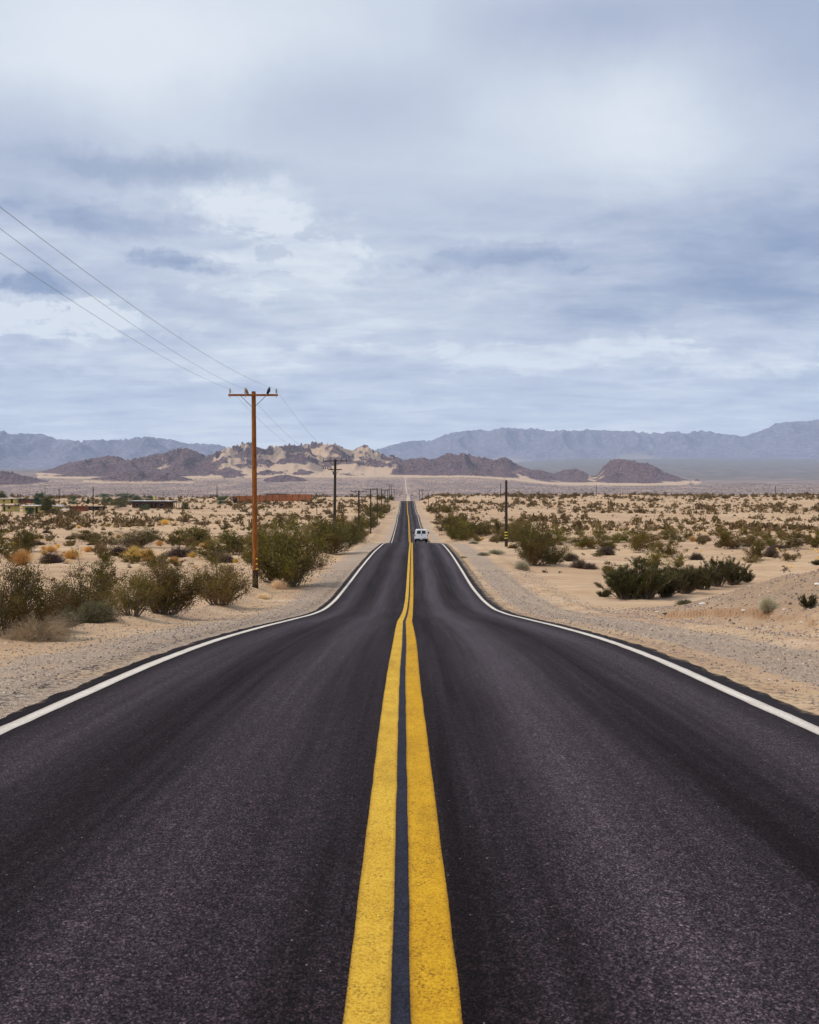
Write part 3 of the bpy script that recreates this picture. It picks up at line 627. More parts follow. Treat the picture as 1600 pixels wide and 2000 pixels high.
def pole(px_top, y_top, d, label, px_base=None, arm=1.35, near=False, mat=None, arms=1, group=None, r0=0.15, r1=0.105, insul=True):
    x0 = ((px_base if px_base else px_top) - VX) / F * d; xt = (px_top - VX) / F * d
    zb = gz(x0, d); zt = (VY - y_top) / F * d; H = zt - zb
    root = empty('utility_pole', (x0, d, zb), label=label, cat='utility pole', group=group)
    mat = mat or M_DARKW; lx = xt - x0
    q = MB(); q.tube([(lx * t, 0, -0.4 + (H + 0.4) * t) for t in (0.0, .12, .3, .5, .7, .9, 1.0)], [r0 + (r1 - r0) * t for t in (0.0, .12, .3, .5, .7, .9, 1.0)], 14)
    q.build('pole_shaft', mat, root, smooth=True)
    za = H - 0.20
    for a in range(arms):
        zz = za - a * 1.0; L = arm if a == 0 else arm * 0.55
        b = MB(); b.box(lx - L, lx + L, -r1 - 0.11, -r1 - 0.005, zz - 0.055, zz + 0.055, 0.008 if near else 0); b.build('crossarm', mat, root)
        for s_ in (-1, 1):
            b = MB(); b.tube([(lx + s_ * L * 0.50, -r1 - 0.02, zz - 0.05), (lx + s_ * r1 * 0.8, -r1 + 0.0, zz - 0.62)], 0.016 if near else 0.025, 6); b.build('brace', M_IRON, root)
    if insul:
        for s_ in ((-0.93, -0.32, 0.93) if near else (-0.93, -0.4, 0.5, 0.93)):
            b = MB(); xx = lx + s_ * arm; yy = -r1 - 0.058; z0 = za + 0.05
            b.lathe((xx, yy, z0), [(0.012, -0.20), (0.022, -0.17), (0.014, -0.10), (0.014, 0.06), (0.055, 0.065), (0.062, 0.10), (0.035, 0.13), (0.05, 0.155), (0.058, 0.19), (0.03, 0.225), (0.045, 0.25), (0.04, 0.29), (0.012, 0.31)], 10)
            b.build('insulator', M_GLASSY if near else M_IRON, root, smooth=True)
    if near:
        b = MB(); b.tube([(lx * .0, 0, -0.05), (lx * .08, 0, 0.95)], [r0 * 1.07, r0 * 1.012], 14, False); b.build('tar_collar', M_TARW, root, smooth=True)
        for k, zz in enumerate((1.0, 1.27, 1.55)):
            b = MB(); b.box(lx * .1 + r0 * .35, lx * .1 + r0 * 0.93, -r0 * .95, -r0 * .62, zz, zz + 0.05); b.build('number_tag', M_TAGY, root)
        b = MB(); b.lathe((lx, 0, H), [(r1 * 1.02, -0.03), (r1 * 1.03, 0.0), (r1 * 0.6, 0.02)], 14); b.build('pole_cap', M_TARW, root)
    return root, xt, zt
LP = [(495.5, 765, 53.0), (655, 897, 114.0), (701, 958, 175.0), (724.2, 954.5, 235.0), (737, 953.5, 294.0), (745, 955.5, 353.0), (752, 957, 412.0), (757.5, 955, 472.0), (760.5, 946, 530.0), (764.5, 948, 575.0), (770, 955.5, 620.0)]
p1, x1, z1 = pole(495.5, 765, 53.0, 'tall orange brown wooden utility pole with two birds on its crossarm', px_base=499, near=True, mat=M_RUST, r0=0.155, r1=0.115)
tops = [(x1, 53.0, z1)]
p2, x2, z2 = pole(655, 897, 114.0, 'dark utility pole with two crossarms, second in the line left of the road', arms=2, arm=1.45, px_base=653, r0=.19, r1=.14)
b = MB()
for s_ in (-1.25, -1.0, -0.75, -0.35):
    b = MB(); b.lathe((s_ * 1.0, -0.18, gz(0, 0) * 0 + (z2 - p2.location.z) - 1.15), [(0.05, 0), (0.08, 0.06), (0.05, 0.16), (0.02, 0.24)], 8); b.build('insulator', M_IRON, p2)
b = MB(); b.lathe((0.0, -0.24, (z2 - p2.location.z) - 1.8), [(0.10, 0), (0.17, 0.04), (0.17, 0.34), (0.1, 0.4)], 10); b.build('switch_box', M_IRON, p2)
tops.append((x2, 114.0, z2))
ordl = ['third', 'fourth', 'fifth', 'sixth', 'seventh', 'eighth']
for i, (px, py, d) in enumerate(LP[2:]):
    lab = ('dark utility pole, %s in the line left of the road counting from the camera' % ordl[i]) if i < 6 else 'tiny dark utility pole at the far end of the line left of the road'
    o, xx, zz = pole(px, py, d, lab, arm=1.5, group='utility poles along the left roadside', r0=.17, r1=.13)
    tops.append((xx, d, zz))
# poles without a line on the right and out on the plains
def lone(px, yt, yb, label, arm=0.0, d=None, group=None, r=.15):
    if d is None: x, d, z = hit(px, yb)
    zt = (VY - yt) / F * d; x = (px - VX) / F * d; zb = gz(x, d)
    root = empty('utility_pole', (x, d, zb), label=label, cat='utility pole', group=group)
    q = MB(); q.tube([(0, 0, -.3), (0, 0, (zt - zb) * .5), (0.0, 0, zt - zb)], [r, r * .85, r * .7], 10); q.build('pole_shaft', M_DARKW, root, smooth=True)
    if arm: b = MB(); b.box(-arm, arm, -.22, -.1, zt - zb - .5, zt - zb - .32); b.build('crossarm', M_DARKW, root)
    return root
big = lone(989, 938, 1047, 'thick dark pole with yellow bands near its foot, among bushes right of the road', d=118, r=.20)
for zz in (1.0, 1.35, 1.7):
    b = MB(); b.tube([(0, 0, zz), (0, 0, zz + .09)], .205, 12); b.build('number_tag', M_TAGY, big)
lone(852, 970, 1006, 'dark pole beside the road, nearest of the small ones past the van', d=330, arm=.7)
lone(837.5, 963, 994, 'dark pole right of the road, second of the small ones past the van', d=420)
lone(825, 955.5, 977, 'tiny pole right of the road near the crest, nearer of a close pair', d=560, arm=1.0)
lone(819.5, 956.5, 976, 'tiny pole right of the road near the crest, farther of a close pair', d=600, arm=1.0)
lone(978, 943, 975, 'thin distant pole just left of the thick dark pole on the right plain', d=560, r=.2)
lone(1165, 947, 968, 'thin distant pole on the crest of the right plain behind the hill', d=640, r=.2)
lone(1515, 949, 971, 'thin distant pole near the right end of the plain', d=620, r=.2)
lone(182, 951, 1012, 'tall thin dark pole left of the brown flat roofed house', r=.16)
lone(115.5, 955, 986, 'thin dark pole behind the leafy tree by the yellow house', r=.18, arm=.5)
lone(88, 949, 982, 'thin pale pole behind the white roofed houses', d=430, r=.14)
lone(424, 946, 975, 'thin dark pole left of the red board fence', d=470, r=.18)

# ------------------------------------------------------------------ overhead wires
def wire(label, pts_list, sags, r=0.0055):
    pts = []
    for (a, b_), sg in zip(zip(pts_list[:-1], pts_list[1:]), sags):
        a = Vector(a); b_ = Vector(b_); n_ = 28
        for k in range(n_):
            t = k / n_; p = a.lerp(b_, t); p.z -= 4 * sg * t * (1 - t); pts.append(p)
    pts.append(Vector(pts_list[-1]))
    q = MB(); q.tube(pts, [r if p.y < 60 else r * 1.3 for p in pts], 6); q.build('overhead_wire', M_WIRE, None, smooth=True, label=label, cat='wire', group='overhead wires between the poles')
ar = [-1.255, -0.43, 1.255]
y0 = -0.175
st = [(-7.9, -7, 6.5), (-7.2, -7, 6.5), (-6.85, -7, 6.2)]
sg0 = [0.95, 1.0, 1.12]
names = ['thin overhead wire at the left end of the near pole, lowest of three', 'thin overhead wire passing the pale bird, middle of three', 'thin overhead wire at the right end of the near pole, topmost of three']
for i in range(3):
    pl_ = [st[i]]
    for k, (tx, td, tz) in enumerate(tops[:6]):
        a_ = ar[i] if k == 0 else ar[i] * 1.08
        pl_.append((tx + a_, td + y0, tz + 0.11))
    wire(names[i], pl_, [sg0[i]] + [1.0] * 6)

# ------------------------------------------------------------------ birds on the crossarm
def bird(px, d, zbase, flip, body, wingc, label, size=1.0, lean=0.6):
    x = (px - VX) / F * d
    root = empty('bird', (x, d - 0.17, zbase), label=label, cat='bird')
    f = flip
    mb = simple('bird_plumage', body, 0.7, 0.3, var=0.4, scale=20)
    mw = simple('bird_wing', wingc, 0.6, 0.3, var=0.3, scale=20)
    path = [(-.125, -.12), (-.095, -.05), (-.065, .015), (-.03, .075), (0, .14), (.015, .20), (.02, .245), (.03, .275), (.05, .285), (.08, .280), (.10, .272)]
    rr_ = [.014, .026, .048, .076, .086, .076, .050, .044, .038, .012, .003]
    q = MB(); q.tube([(f * a * size, 0, (b_ * lean / .6 + .03) * size) for a, b_ in path], [v * size for v in rr_], 10)
    q.build('bird_body', mb, root, smooth=True)
    for s_ in (-1, 1):
        q = MB(); q.tube([(f * .02 * size, s_ * .07 * size, .235 * size), (f * -.03 * size, s_ * .085 * size, .16 * size), (f * -.09 * size, s_ * .055 * size, .08 * size), (f * -.11 * size, s_ * .02 * size, -.03 * size)], [.02 * size, .035 * size, .028 * size, .006 * size], 8)
        q.build('wing', mw, root, smooth=True)
        q = MB(); q.tube([(f * -.01 * size, s_ * .025 * size, .10 * size), (f * .0, s_ * .028 * size, .0)], .008 * size, 6); q.tube([(f * -.02 * size, s_ * .028 * size, .003), (f * .03 * size, s_ * .028 * size, .003)], .007 * size, 5)
        q.build('leg', mw, root)
    return root
za = z1 - 0.20 + 0.056
bird(482, 53, za, -1, (0.34, 0.24, 0.14), (0.10, 0.07, 0.05), 'pale brown bird with tail hanging down, perched left of the pole top', 1.05)
bird(526, 53, za, 1, (0.012, 0.011, 0.014), (0.009, 0.009, 0.011), 'black bird perched upright near the right end of the crossarm', 1.05, 0.66)

# ------------------------------------------------------------------ white van on the crest
def paint_mat(name, c, rough=0.3):
    m, n, o = new_mat(name); p = principled(n, o, c, rough, 0.5); p.inputs['Coat Weight'].default_value = 0.3; return m
M_VAN = paint_mat('white_car_paint', (0.74, 0.74, 0.77)); M_BLK = simple('black_plastic', (0.016, 0.015, 0.017), 0.6, 0.3)
M_GLS = paint_mat('dark_window_glass', (0.012, 0.018, 0.035), 0.08); M_TYRE = simple('tyre_rubber', (0.018, 0.017, 0.017), 0.9, 0.2)
M_TAIL = paint_mat('tail_lamp_red', (0.10, 0.012, 0.012), 0.2); M_RIM = simple('steel_rim', (0.25, 0.25, 0.26), 0.4, 0.5, 0.8); M_PLATE = simple('number_plate', (0.62, 0.64, 0.66), 0.5)
M_SEAM = simple('door_gap', (0.10, 0.10, 0.11), 0.8)
def van(d, xoff):
    x = float(road_c(d)) + xoff; z = float(road_surface(xoff, d))
    root = empty('van', (x, d, z), label='white van with two dark rear windows driving away over the crest', cat='van')
    sl_ = (float(road_z(d + 4)) - float(road_z(d))) / 4.0; root.rotation_euler = (math.atan(sl_) * 0.55, 0, 0)
    def sec(y, hw, zt, k=1.0, zb=0.42, tw=0.80):
        prof = [(0.90, zb), (0.98, zb + .10), (1.0, zb + .38), (1.0, min(1.10, zt - .12)), (0.985, min(1.22, zt - .08)), (tw + .045, zt - .13), (tw, zt - .045), (tw - .09, zt - .008), (0.35, zt)]
        r = [(px_ * hw, y, z_) for px_, z_ in prof]
        return r + [(-a, b_, c_) for a, b_, c_ in reversed(r)]
    rows = [sec(0.0, 0.97, 1.99, zb=.47, tw=.79), sec(0.07, 1.0, 2.03), sec(0.4, 1.0, 2.05), sec(1.5, 1.0, 2.06), sec(3.1, 1.0, 2.05), sec(3.6, 1.0, 2.0), sec(4.3, .98, 1.42, tw=.82), sec(4.9, .96, 1.24, tw=.86), sec(5.25, .9, 1.05, tw=.86)]
    v = [p for r_ in rows for p in r_]; m_ = len(rows[0]); fs = []
    for i in range(len(rows) - 1):
        for k in range(m_): fs.append((i * m_ + k, i * m_ + (k + 1) % m_, (i + 1) * m_ + (k + 1) % m_, (i + 1) * m_ + k))
    fs.append(tuple(range(m_))[::-1]); fs.append(tuple((len(rows) - 1) * m_ + k for k in range(m_)))
    q = MB(); q.add(v, fs); q.build('body', M_VAN, root, smooth=True)
    for s_ in (-1, 1):
        door = MB(); a, c_ = sorted((s_ * 0.025, s_ * 0.80)); 
        door.add([(s_ * .025, -.022, .62), (s_ * .86, -.022, .62), (s_ * .89, -.022, 1.18), (s_ * .71, -.022, 1.93), (s_ * .025, -.022, 1.95),
                  (s_ * .02, .01, .60), (s_ * .88, .01, .60), (s_ * .91, .01, 1.18), (s_ * .73, .01, 1.96), (s_ * .02, .01, 1.97)],
                 [(0, 1, 2, 3, 4), (0, 5, 6, 1), (1, 6, 7, 2), (2, 7, 8, 3), (3, 8, 9, 4), (4, 9, 5, 0)])
        do = door.build('rear_door', M_VAN, root)
        wq = MB(); wq.add([(s_ * .09, -.030, 1.36), (s_ * .68, -.030, 1.36), (s_ * .60, -.030, 1.82), (s_ * .09, -.030, 1.82), (s_ * .08, -.02, 1.34), (s_ * .70, -.02, 1.34), (s_ * .62, -.02, 1.84), (s_ * .08, -.02, 1.84)],
                          [(0, 1, 2, 3), (0, 4, 5, 1), (1, 5, 6, 2), (2, 6, 7, 3), (3, 7, 4, 0)]); wq.build('window', M_GLS, do)
        tl = MB(); tl.box(s_ * .94 - .055, s_ * .94 + .055, -.03, .12, .98, 1.24, .012); tl.build('tail_light', M_TAIL, root)
        mi = MB(); mi.box(s_ * 1.17 - .12, s_ * 1.17 + .12, 3.35, 3.47, 1.33, 1.58, .03); mi.box(s_ * 1.0 - .09, s_ * 1.0 + .09, 3.38, 3.44, 1.38, 1.44); mi.build('side_mirror', M_BLK, root)
        for yy in (0.95, 4.2):
            t_ = MB(); t_.lathe((s_ * .83, yy, .36), [(.20, -.13), (.33, -.13), (.36, -.10), (.36, .10), (.33, .13), (.20, .13)], 22, 'x'); wh = t_.build('wheel', M_TYRE, root, smooth=True)
            t_ = MB(); t_.lathe((s_ * .83, yy, .36), [(.05, -.105), (.21, -.10), (.21, .10), (.05, .105)], 16, 'x'); t_.build('rim', M_RIM, wh, smooth=True)
        sw = MB(); sw.add([(s_ * .965, .9, 1.34), (s_ * .965, 3.2, 1.34), (s_ * .865, 3.2, 1.86), (s_ * .865, .9, 1.86)], [(0, 1, 2, 3)] if s_ > 0 else [(3, 2, 1, 0)])
        for i_ in range(4): sw.v[i_] = (sw.v[i_][0] + s_ * .02, sw.v[i_][1], sw.v[i_][2])
        sw.build('side_window', M_GLS, root)
    q = MB(); q.box(-.93, .93, -.13, .06, .44, .64, .03); q.build('bumper', M_BLK, root)
    q = MB(); q.box(-.62, .62, -.06, .5, .26, .42, .02); q.build('undercarriage', M_BLK, root)
    q = MB(); q.box(-.17, .17, -.142, -.131, .49, .62); q.build('number_plate', M_PLATE, root)
    q = MB(); q.box(.36, .66, -.032, -.023, .75, .79); q.build('badge', M_SEAM, root)
    q = MB(); q.box(-.03, .03, -.045, -.022, 1.10, 1.30, .008); q.box(.03, .14, -.04, -.022, 1.15, 1.19); q.build('door_handle', M_BLK, root)
    q = MB(); q.box(-.10, .10, -.03, .02, 1.955, 1.99); q.build('brake_light', M_TAIL, root)
van(147.0, 1.50)

# ------------------------------------------------------------------ things on the plain: houses, sheds, fence
M_YEL = simple('yellow_stucco', (0.46, 0.38, 0.13), 0.9, 0.1, var=0.2, scale=0.6); M_BRN = simple('brown_board', (0.10, 0.05, 0.03), 0.9, 0.1, var=0.35, scale=1.5)
M_RED = simple('red_brown_board', (0.20, 0.075, 0.045), 0.9, 0.1, var=0.3, scale=1.0); M_DRK = simple('dark_opening', (0.02, 0.018, 0.018), 0.9, 0.1)
M_ROOFW = simple('white_roofing', (0.62, 0.60, 0.60), 0.7, 0.2, var=0.12); M_ROOFD = simple('dark_roofing', (0.045, 0.045, 0.05), 0.8, 0.2); M_GREY = simple('grey_panel', (0.30, 0.31, 0.34), 0.8, 0.2)
M_FENCE = simple('red_cedar_board', (0.34, 0.12, 0.05), 0.9, 0.1, var=0.35, scale=0.5)
def house(px0, px1, yt, yb, depth, wall, roof, label, windows=(), doors=(), overhang=.5, porch=None, ox=0, cat='house', d=None, roof_t=.22, name='house', extra=None):
    cx = (px0 + px1) / 2
    if d is None: x, d, z = hit(cx, yb)
    x0 = (px0 - VX) / F * d; x1_ = (px1 - VX) / F * d; zb = (VY - yb) / F * d; H = (yb - yt) / F * d
    if d > 1000: zb = gz((x0 + x1_) / 2, d)
    g = min(gz(x0, d), gz(x1_, d)); xm = (x0 + x1_) / 2; hw = (x1_ - x0) / 2
    root = empty(name, (xm, d, zb), label=label, cat=cat)
    q = MB(); q.box(-hw, hw, 0, depth, min(g - zb, 0) - 0.5, H - roof_t); wo = q.build('wall', wall, root)
    for (a, b_, c_, e) in windows:
        q = MB(); q.box(-hw + a * 2 * hw, -hw + b_ * 2 * hw, -.05, .02, c_ * H, e * H); wi = q.build('window_frame', M_GREY, root)
        q = MB(); q.box(-hw + a * 2 * hw + .08, -hw + b_ * 2 * hw - .08, -.07, -.045, c_ * H + .08, e * H - .08); q.build('pane', M_DRK, wi)
    for (a, b_) in doors:
        q = MB(); q.box(-hw + a * 2 * hw, -hw + b_ * 2 * hw, -.06, .02, -.3, min(2.1, .82 * H)); q.build('door', M_DRK, root)
    q = MB(); q.box(-hw - overhang, hw + overhang, -overhang - .3, depth + overhang, H - roof_t, H, 0.03); q.build('roof', roof, root)
    if porch:
        a, b_, n_ = porch
        xa = (a - VX) / F * d - xm; xb = (b_ - VX) / F * d - xm
        q = MB(); q.box(xa, xb, -.2, depth * .8, H - roof_t - .16, H - roof_t - .04); q.build('porch_roof', roof, root)
        for k in range(n_):
            xx = xa + (xb - xa) * (k + .5) / n_
            q = MB(); q.box(xx - .08, xx + .08, -.1, .06, -.6, H - roof_t - .16); q.build('porch_post', M_BRN, root)
    return root
house(-6, 32, 973, 983.5, 6, M_YEL, M_ROOFW, 'yellow house with white roof in the back row at the far left edge', [(.30, .42, .35, .7)], [(.72, .82)])
house(34, 58, 974.5, 983, 5, M_RED, M_ROOFD, 'brown flat roofed building in the back row between two white roofed houses', [(.2, .35, .3, .6)], [(.5, .62)])
house(60, 79, 973.5, 982, 6, M_GREY, M_ROOFW, 'small grey building with white roof right of the brown back row building', [(.2, .5, .35, .7)], [(.7, .85)])
house(4, 28, 987, 999.5, 5, M_YEL, M_ROOFD, 'small yellow cabin with a flat dark roof in the front row', [(.48, .66, .45, .8)], [(.12, .24)])
house(44, 108, 987, 1001, 7, M_YEL, M_ROOFW, 'long yellow house with white roof behind the leafy tree', [(.62, .70, .3, .7), (.08, .2, .3, .7)], [(.40, .47)], porch=(106, 121, 3))
house(136, 166, 988.5, 999, 4, M_RED, M_RED, 'low red brown shed right of the long yellow house', [(.22, .32, .3, .6)], [(.0, .18)], overhang=.1, cat='shed', name='shed')
house(172, 185, 989, 996.5, 3, M_DRK, M_DRK, 'low black shed left of the tall thin pole', [(.3, .6, .4, .7)], [], overhang=.1, cat='shed', name='shed')
house(187, 200, 989, 996.5, 3, M_DRK, M_DRK, 'low black shed right of the tall thin pole', [(.5, .8, .4, .7)], [], overhang=.1, cat='shed', name='shed')
hb = house(258, 330, 980, 993, 8, M_BRN, M_ROOFD, 'long brown house with thin flat roof and yellow chimney', [(.10, .18, .3, .7), (.28, .40, .3, .75), (.75, .86, .3, .75)], [(.5, .56), (.62, .66)], porch=(329, 352, 5), overhang=.8)
q = MB(); q.box(.3, 1.0, 3, 3.7, 2.2, 5.0); q.build('chimney', M_YEL, hb)
q = MB(); q.box(-8.6, 8.6, -1.15, 9.2, 2.88 + .1, 2.99 + .1); q.build('roof_sheet', M_ROOFW, hb)
# table-like carport
x, d, z = hit(126, 1001)
r_ = empty('carport', (x, d, z), label='small white topped open shelter beside the long yellow house', cat='shelter')
q = MB(); q.box(-1.4, 1.4, -1, 1.5, .95, 1.08); q.build('roof', M_ROOFW, r_)
for a in (-1.25, 1.25):
    for b_ in (-.9, 1.4): q = MB(); q.box(a - .05, a + .05, b_ - .05, b_ + .05, -.3, .95); q.build('post', M_GREY, r_)
# board fence on the crest
dfe = 470.0
def board_fence():
    xa = (455 - VX) / F * dfe; xb = (606 - VX) / F * dfe
    root = empty('board_fence', (xa, dfe, gz(xa, dfe)), label='long red brown board fence on the crest of the left plain', cat='fence')
    q = MB(); n_ = 150; L = xb - xa
    zs = []
    for k in range(n_):
        t = k / n_; x = xa + L * t; yy = 8 * math.sin(t * 1.2); zt = (VY - (968.5 - 3.0 * sst(np.array(t), 0, .8))) / F * (dfe + yy)
        zb = min(gz(x, dfe + yy) - .2, zt - 1.7)
        q.box(x - xa, x - xa + L / n_ * .93, yy, yy + .05, zb - root.location.z, zt - root.location.z + .05 * math.sin(k * 7.3))
    q.build('fence_boards', M_FENCE, root)
    for k in range(13):
        t = k / 12; x = xa + L * t; yy = 8 * math.sin(t * 1.2); zt = (VY - (968.0 - 3.0 * float(sst(np.array(t), 0, .8)))) / F * (dfe + yy)
        q = MB(); q.box(x - xa - .09, x - xa + .09, yy - .14, yy - .01, gz(x, dfe + yy) - .3 - root.location.z, zt + .08 - root.location.z); q.build('fence_post', M_BRN, root)
board_fence()
house(519, 556, 964.3, 975, 9, M_GREY, M_ROOFD, 'low building with dark flat roof showing above the red board fence', [(.1, .2, .6, .8)], [], d=486, overhang=1.2)
x, d, z = hit(459.5, 976.5)
house(456, 462, 971.5, 976.3, 1.5, M_DRK, M_DRK, 'small black box shed at the left end of the red board fence', [(.3, .7, .3, .6)], [], overhang=.02, cat='shed', name='shed', d=462)
for (a, b_, yt, yb, dd, lab) in [(960, 972, 971.5, 974.5, 600, 'tiny white building on the right plain beside the thin distant pole'), (1335, 1353, 961.5, 966.2, 2500, 'long white shed below the dark right hill'),
                     (1268, 1290, 962.5, 966.5, 2500, 'low grey green building left of the long white shed'), (1555, 1572, 959, 964.5, 2800, 'small white building at the far right of the valley'),
                     (1385, 1392, 961, 963.5, 2700, 'tiny red roofed building right of the long white shed'), (1540, 1552, 950, 952.5, 4200, 'farthest white building on the right valley floor'),
                     (950, 975, 950.0, 951.6, 4000, 'pale roofed buildings in the valley centre right of the road end')]:
    house(a, b_, yt, yb, 12 if dd > 1000 else 4, M_GREY if 'grey' in lab else M_ROOFW, M_ROOFW if 'red' not in lab else M_RED, lab, [(.2, .4, .3, .7), (.6, .8, .3, .7)], [], overhang=.2, cat='building', name='building', d=dd)

# small posts and the box on the shoulder
def post(px, yt, yb, label, w_=.12):
    x, d, z = hit(px, yb); h = (yb - yt) / F * d
    r_ = empty('fence_post', (x, d, z), label=label, cat='post')
    q = MB(); q.box(-w_, w_, -.08, .08, -.2, h, 0.02); q.build('post_shaft', M_DARKW, r_)
    q = MB(); q.box(-w_ * 1.5, w_ * 1.5, -.1, .1, h * .72, h * .78); q.build('crosspiece', M_DARKW, r_)
post(619, 986, 1005, 'dark stubby post standing alone on the sand left of the second pole')
post(639.5, 987, 996, 'left one of two short posts beyond the lone stubby post')
post(642.5, 987.5, 996, 'right one of two short posts beyond the lone stubby post')
x, d, z = hit(860, 1047)
r_ = empty('roadside_marker', (x, d, z), label='small dark square box on a low frame beside the right shoulder', cat='marker')
u_ = d / F
q = MB(); q.box(-2.6 * u_, 2.6 * u_, -.15, .15, 9.5 * u_, 15.0 * u_, .02); bx_ = q.build('box', M_BLK, r_)
q = MB(); q.box(-1.0 * u_, 1.2 * u_, -.16, -.152, 11.5 * u_, 13.5 * u_); q.build('box_face', M_BRN, bx_)
for a in (-2.2, 2.2): q = MB(); q.box(a * u_ - .03, a * u_ + .03, -.03, .03, -.2, 9.5 * u_); q.build('post', M_BRN, r_)
q = MB(); q.box(-3 * u_, 9 * u_, -.04, .04, 1.8 * u_, 3.0 * u_); q.build('rail', M_BRN, r_)

# ------------------------------------------------------------------ vegetation
def leaf_material(name, dark, light, tip=None, rough=0.65, dead=None):
    m, n, o = new_mat(name)
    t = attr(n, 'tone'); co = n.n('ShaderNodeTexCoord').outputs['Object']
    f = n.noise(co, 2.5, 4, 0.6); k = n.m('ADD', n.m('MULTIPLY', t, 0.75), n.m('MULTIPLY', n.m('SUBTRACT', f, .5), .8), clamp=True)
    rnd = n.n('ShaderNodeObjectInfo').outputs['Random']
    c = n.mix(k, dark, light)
    if tip: c = n.mix(n.m('MULTIPLY', n.mapr(t, .8, 1.0), 0.7), c, tip)
    if dead: c = n.mix(n.mapr(n.noise(co, 1.1, 4, .6), .50, .62, 0.0, .75), c, dead)
    c = n.n('ShaderNodeHueSaturation', {'Hue': n.m('ADD', 0.482, n.m('MULTIPLY', rnd, .034)), 'Saturation': 1.0, 'Value': n.m('ADD', 0.75, n.m('MULTIPLY', n.m('FRACT', n.m('MULTIPLY', rnd, 7.3)), .6)), 'Color': c}).outputs[0]
    principled(n, o, c, rough, 0.25); return m
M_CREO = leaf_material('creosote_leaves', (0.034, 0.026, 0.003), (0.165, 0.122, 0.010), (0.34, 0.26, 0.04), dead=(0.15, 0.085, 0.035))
M_UPG = leaf_material('dark_green_sprigs', (0.020, 0.019, 0.004), (0.065, 0.058, 0.012), (0.12, 0.10, 0.03))
M_SCRUB = leaf_material('dry_scrub_leaves', (0.070, 0.044, 0.012), (0.240, 0.158, 0.050), (0.42, 0.29, 0.115))
M_SAGE = leaf_material('sage_leaves', (0.055, 0.046, 0.022), (0.170, 0.145, 0.075))
M_BURRO = leaf_material('dry_twigs', (0.055, 0.034, 0.025), (0.16, 0.105, 0.075))
M_STRAW = leaf_material('yellow_straw', (0.55, 0.33, 0.08), (0.85, 0.58, 0.21))
M_PALE = leaf_material('pale_tumbleweed', (0.52, 0.37, 0.21), (0.86, 0.67, 0.44))
M_GREYW = leaf_material('grey_stalks', (0.30, 0.27, 0.17), (0.52, 0.47, 0.33))
M_TREE = leaf_material('tree_leaves', (0.018, 0.045, 0.018), (0.05, 0.105, 0.036))
M_TAM = leaf_material('olive_tree_leaves', (0.040, 0.038, 0.010), (0.12, 0.11, 0.035))
M_BARK = simple('grey_bark', (0.13, 0.10, 0.085), 0.9, 0.1, var=0.4, scale=6)
M_STEM = simple('grey_stems', (0.16, 0.125, 0.10), 0.9, 0.1, var=0.5, scale=5)

class Veg:
    """leaf rhombs and twig ribbons gathered in numpy"""
    def __init__(s, seed): s.r = np.random.default_rng(seed); s.V = []; s.Fc = []; s.T = []; s.n = 0; s.stem = MB()
    def leaves(s, P, size, tone, up=0.0, aspect=0.55, axis=None):
        n_ = len(P); r = s.r
        a = r.normal(size=(n_, 3)) if axis is None else axis + r.normal(size=(n_, 3)) * 0.35
        a[:, 2] += up; a /= np.linalg.norm(a, axis=1)[:, None]
        b_ = np.cross(a, r.normal(size=(n_, 3))); b_ /= np.linalg.norm(b_, axis=1)[:, None]
        sz = (size * r.uniform(.6, 1.4, n_))[:, None]
        q = np.stack([P - a * sz * .5, P + b_ * sz * aspect * .5, P + a * sz * .5, P - b_ * sz * aspect * .5], 1)
        s._push(q, np.repeat(tone, 4))
    def ribbons(s, A, B, Cc, width, tone):
        """three-point ribbons A-B-C"""
        n_ = len(A); t = B - A; sd = np.cross(t, s.r.normal(size=(n_, 3))); sd /= np.maximum(np.linalg.norm(sd, axis=1)[:, None], 1e-6); sd = sd * (width * .5)
        s._push(np.stack([A - sd, A + sd, B + sd * .8, B - sd * .8], 1), np.repeat(tone, 4))
        s._push(np.stack([B - sd * .8, B + sd * .8, Cc + sd * .2, Cc - sd * .2], 1), np.repeat(tone, 4))
    def _push(s, q, tone):
        k = len(q); s.V.append(q.reshape(-1, 3)); s.Fc.append(np.arange(k * 4).reshape(-1, 4) + s.n); s.T.append(tone); s.n += k * 4
    def mesh(s, name, mat):
        return np_mesh(name, np.concatenate(s.V), np.concatenate(s.Fc), mat, False, dict(tone=np.concatenate(s.T)))

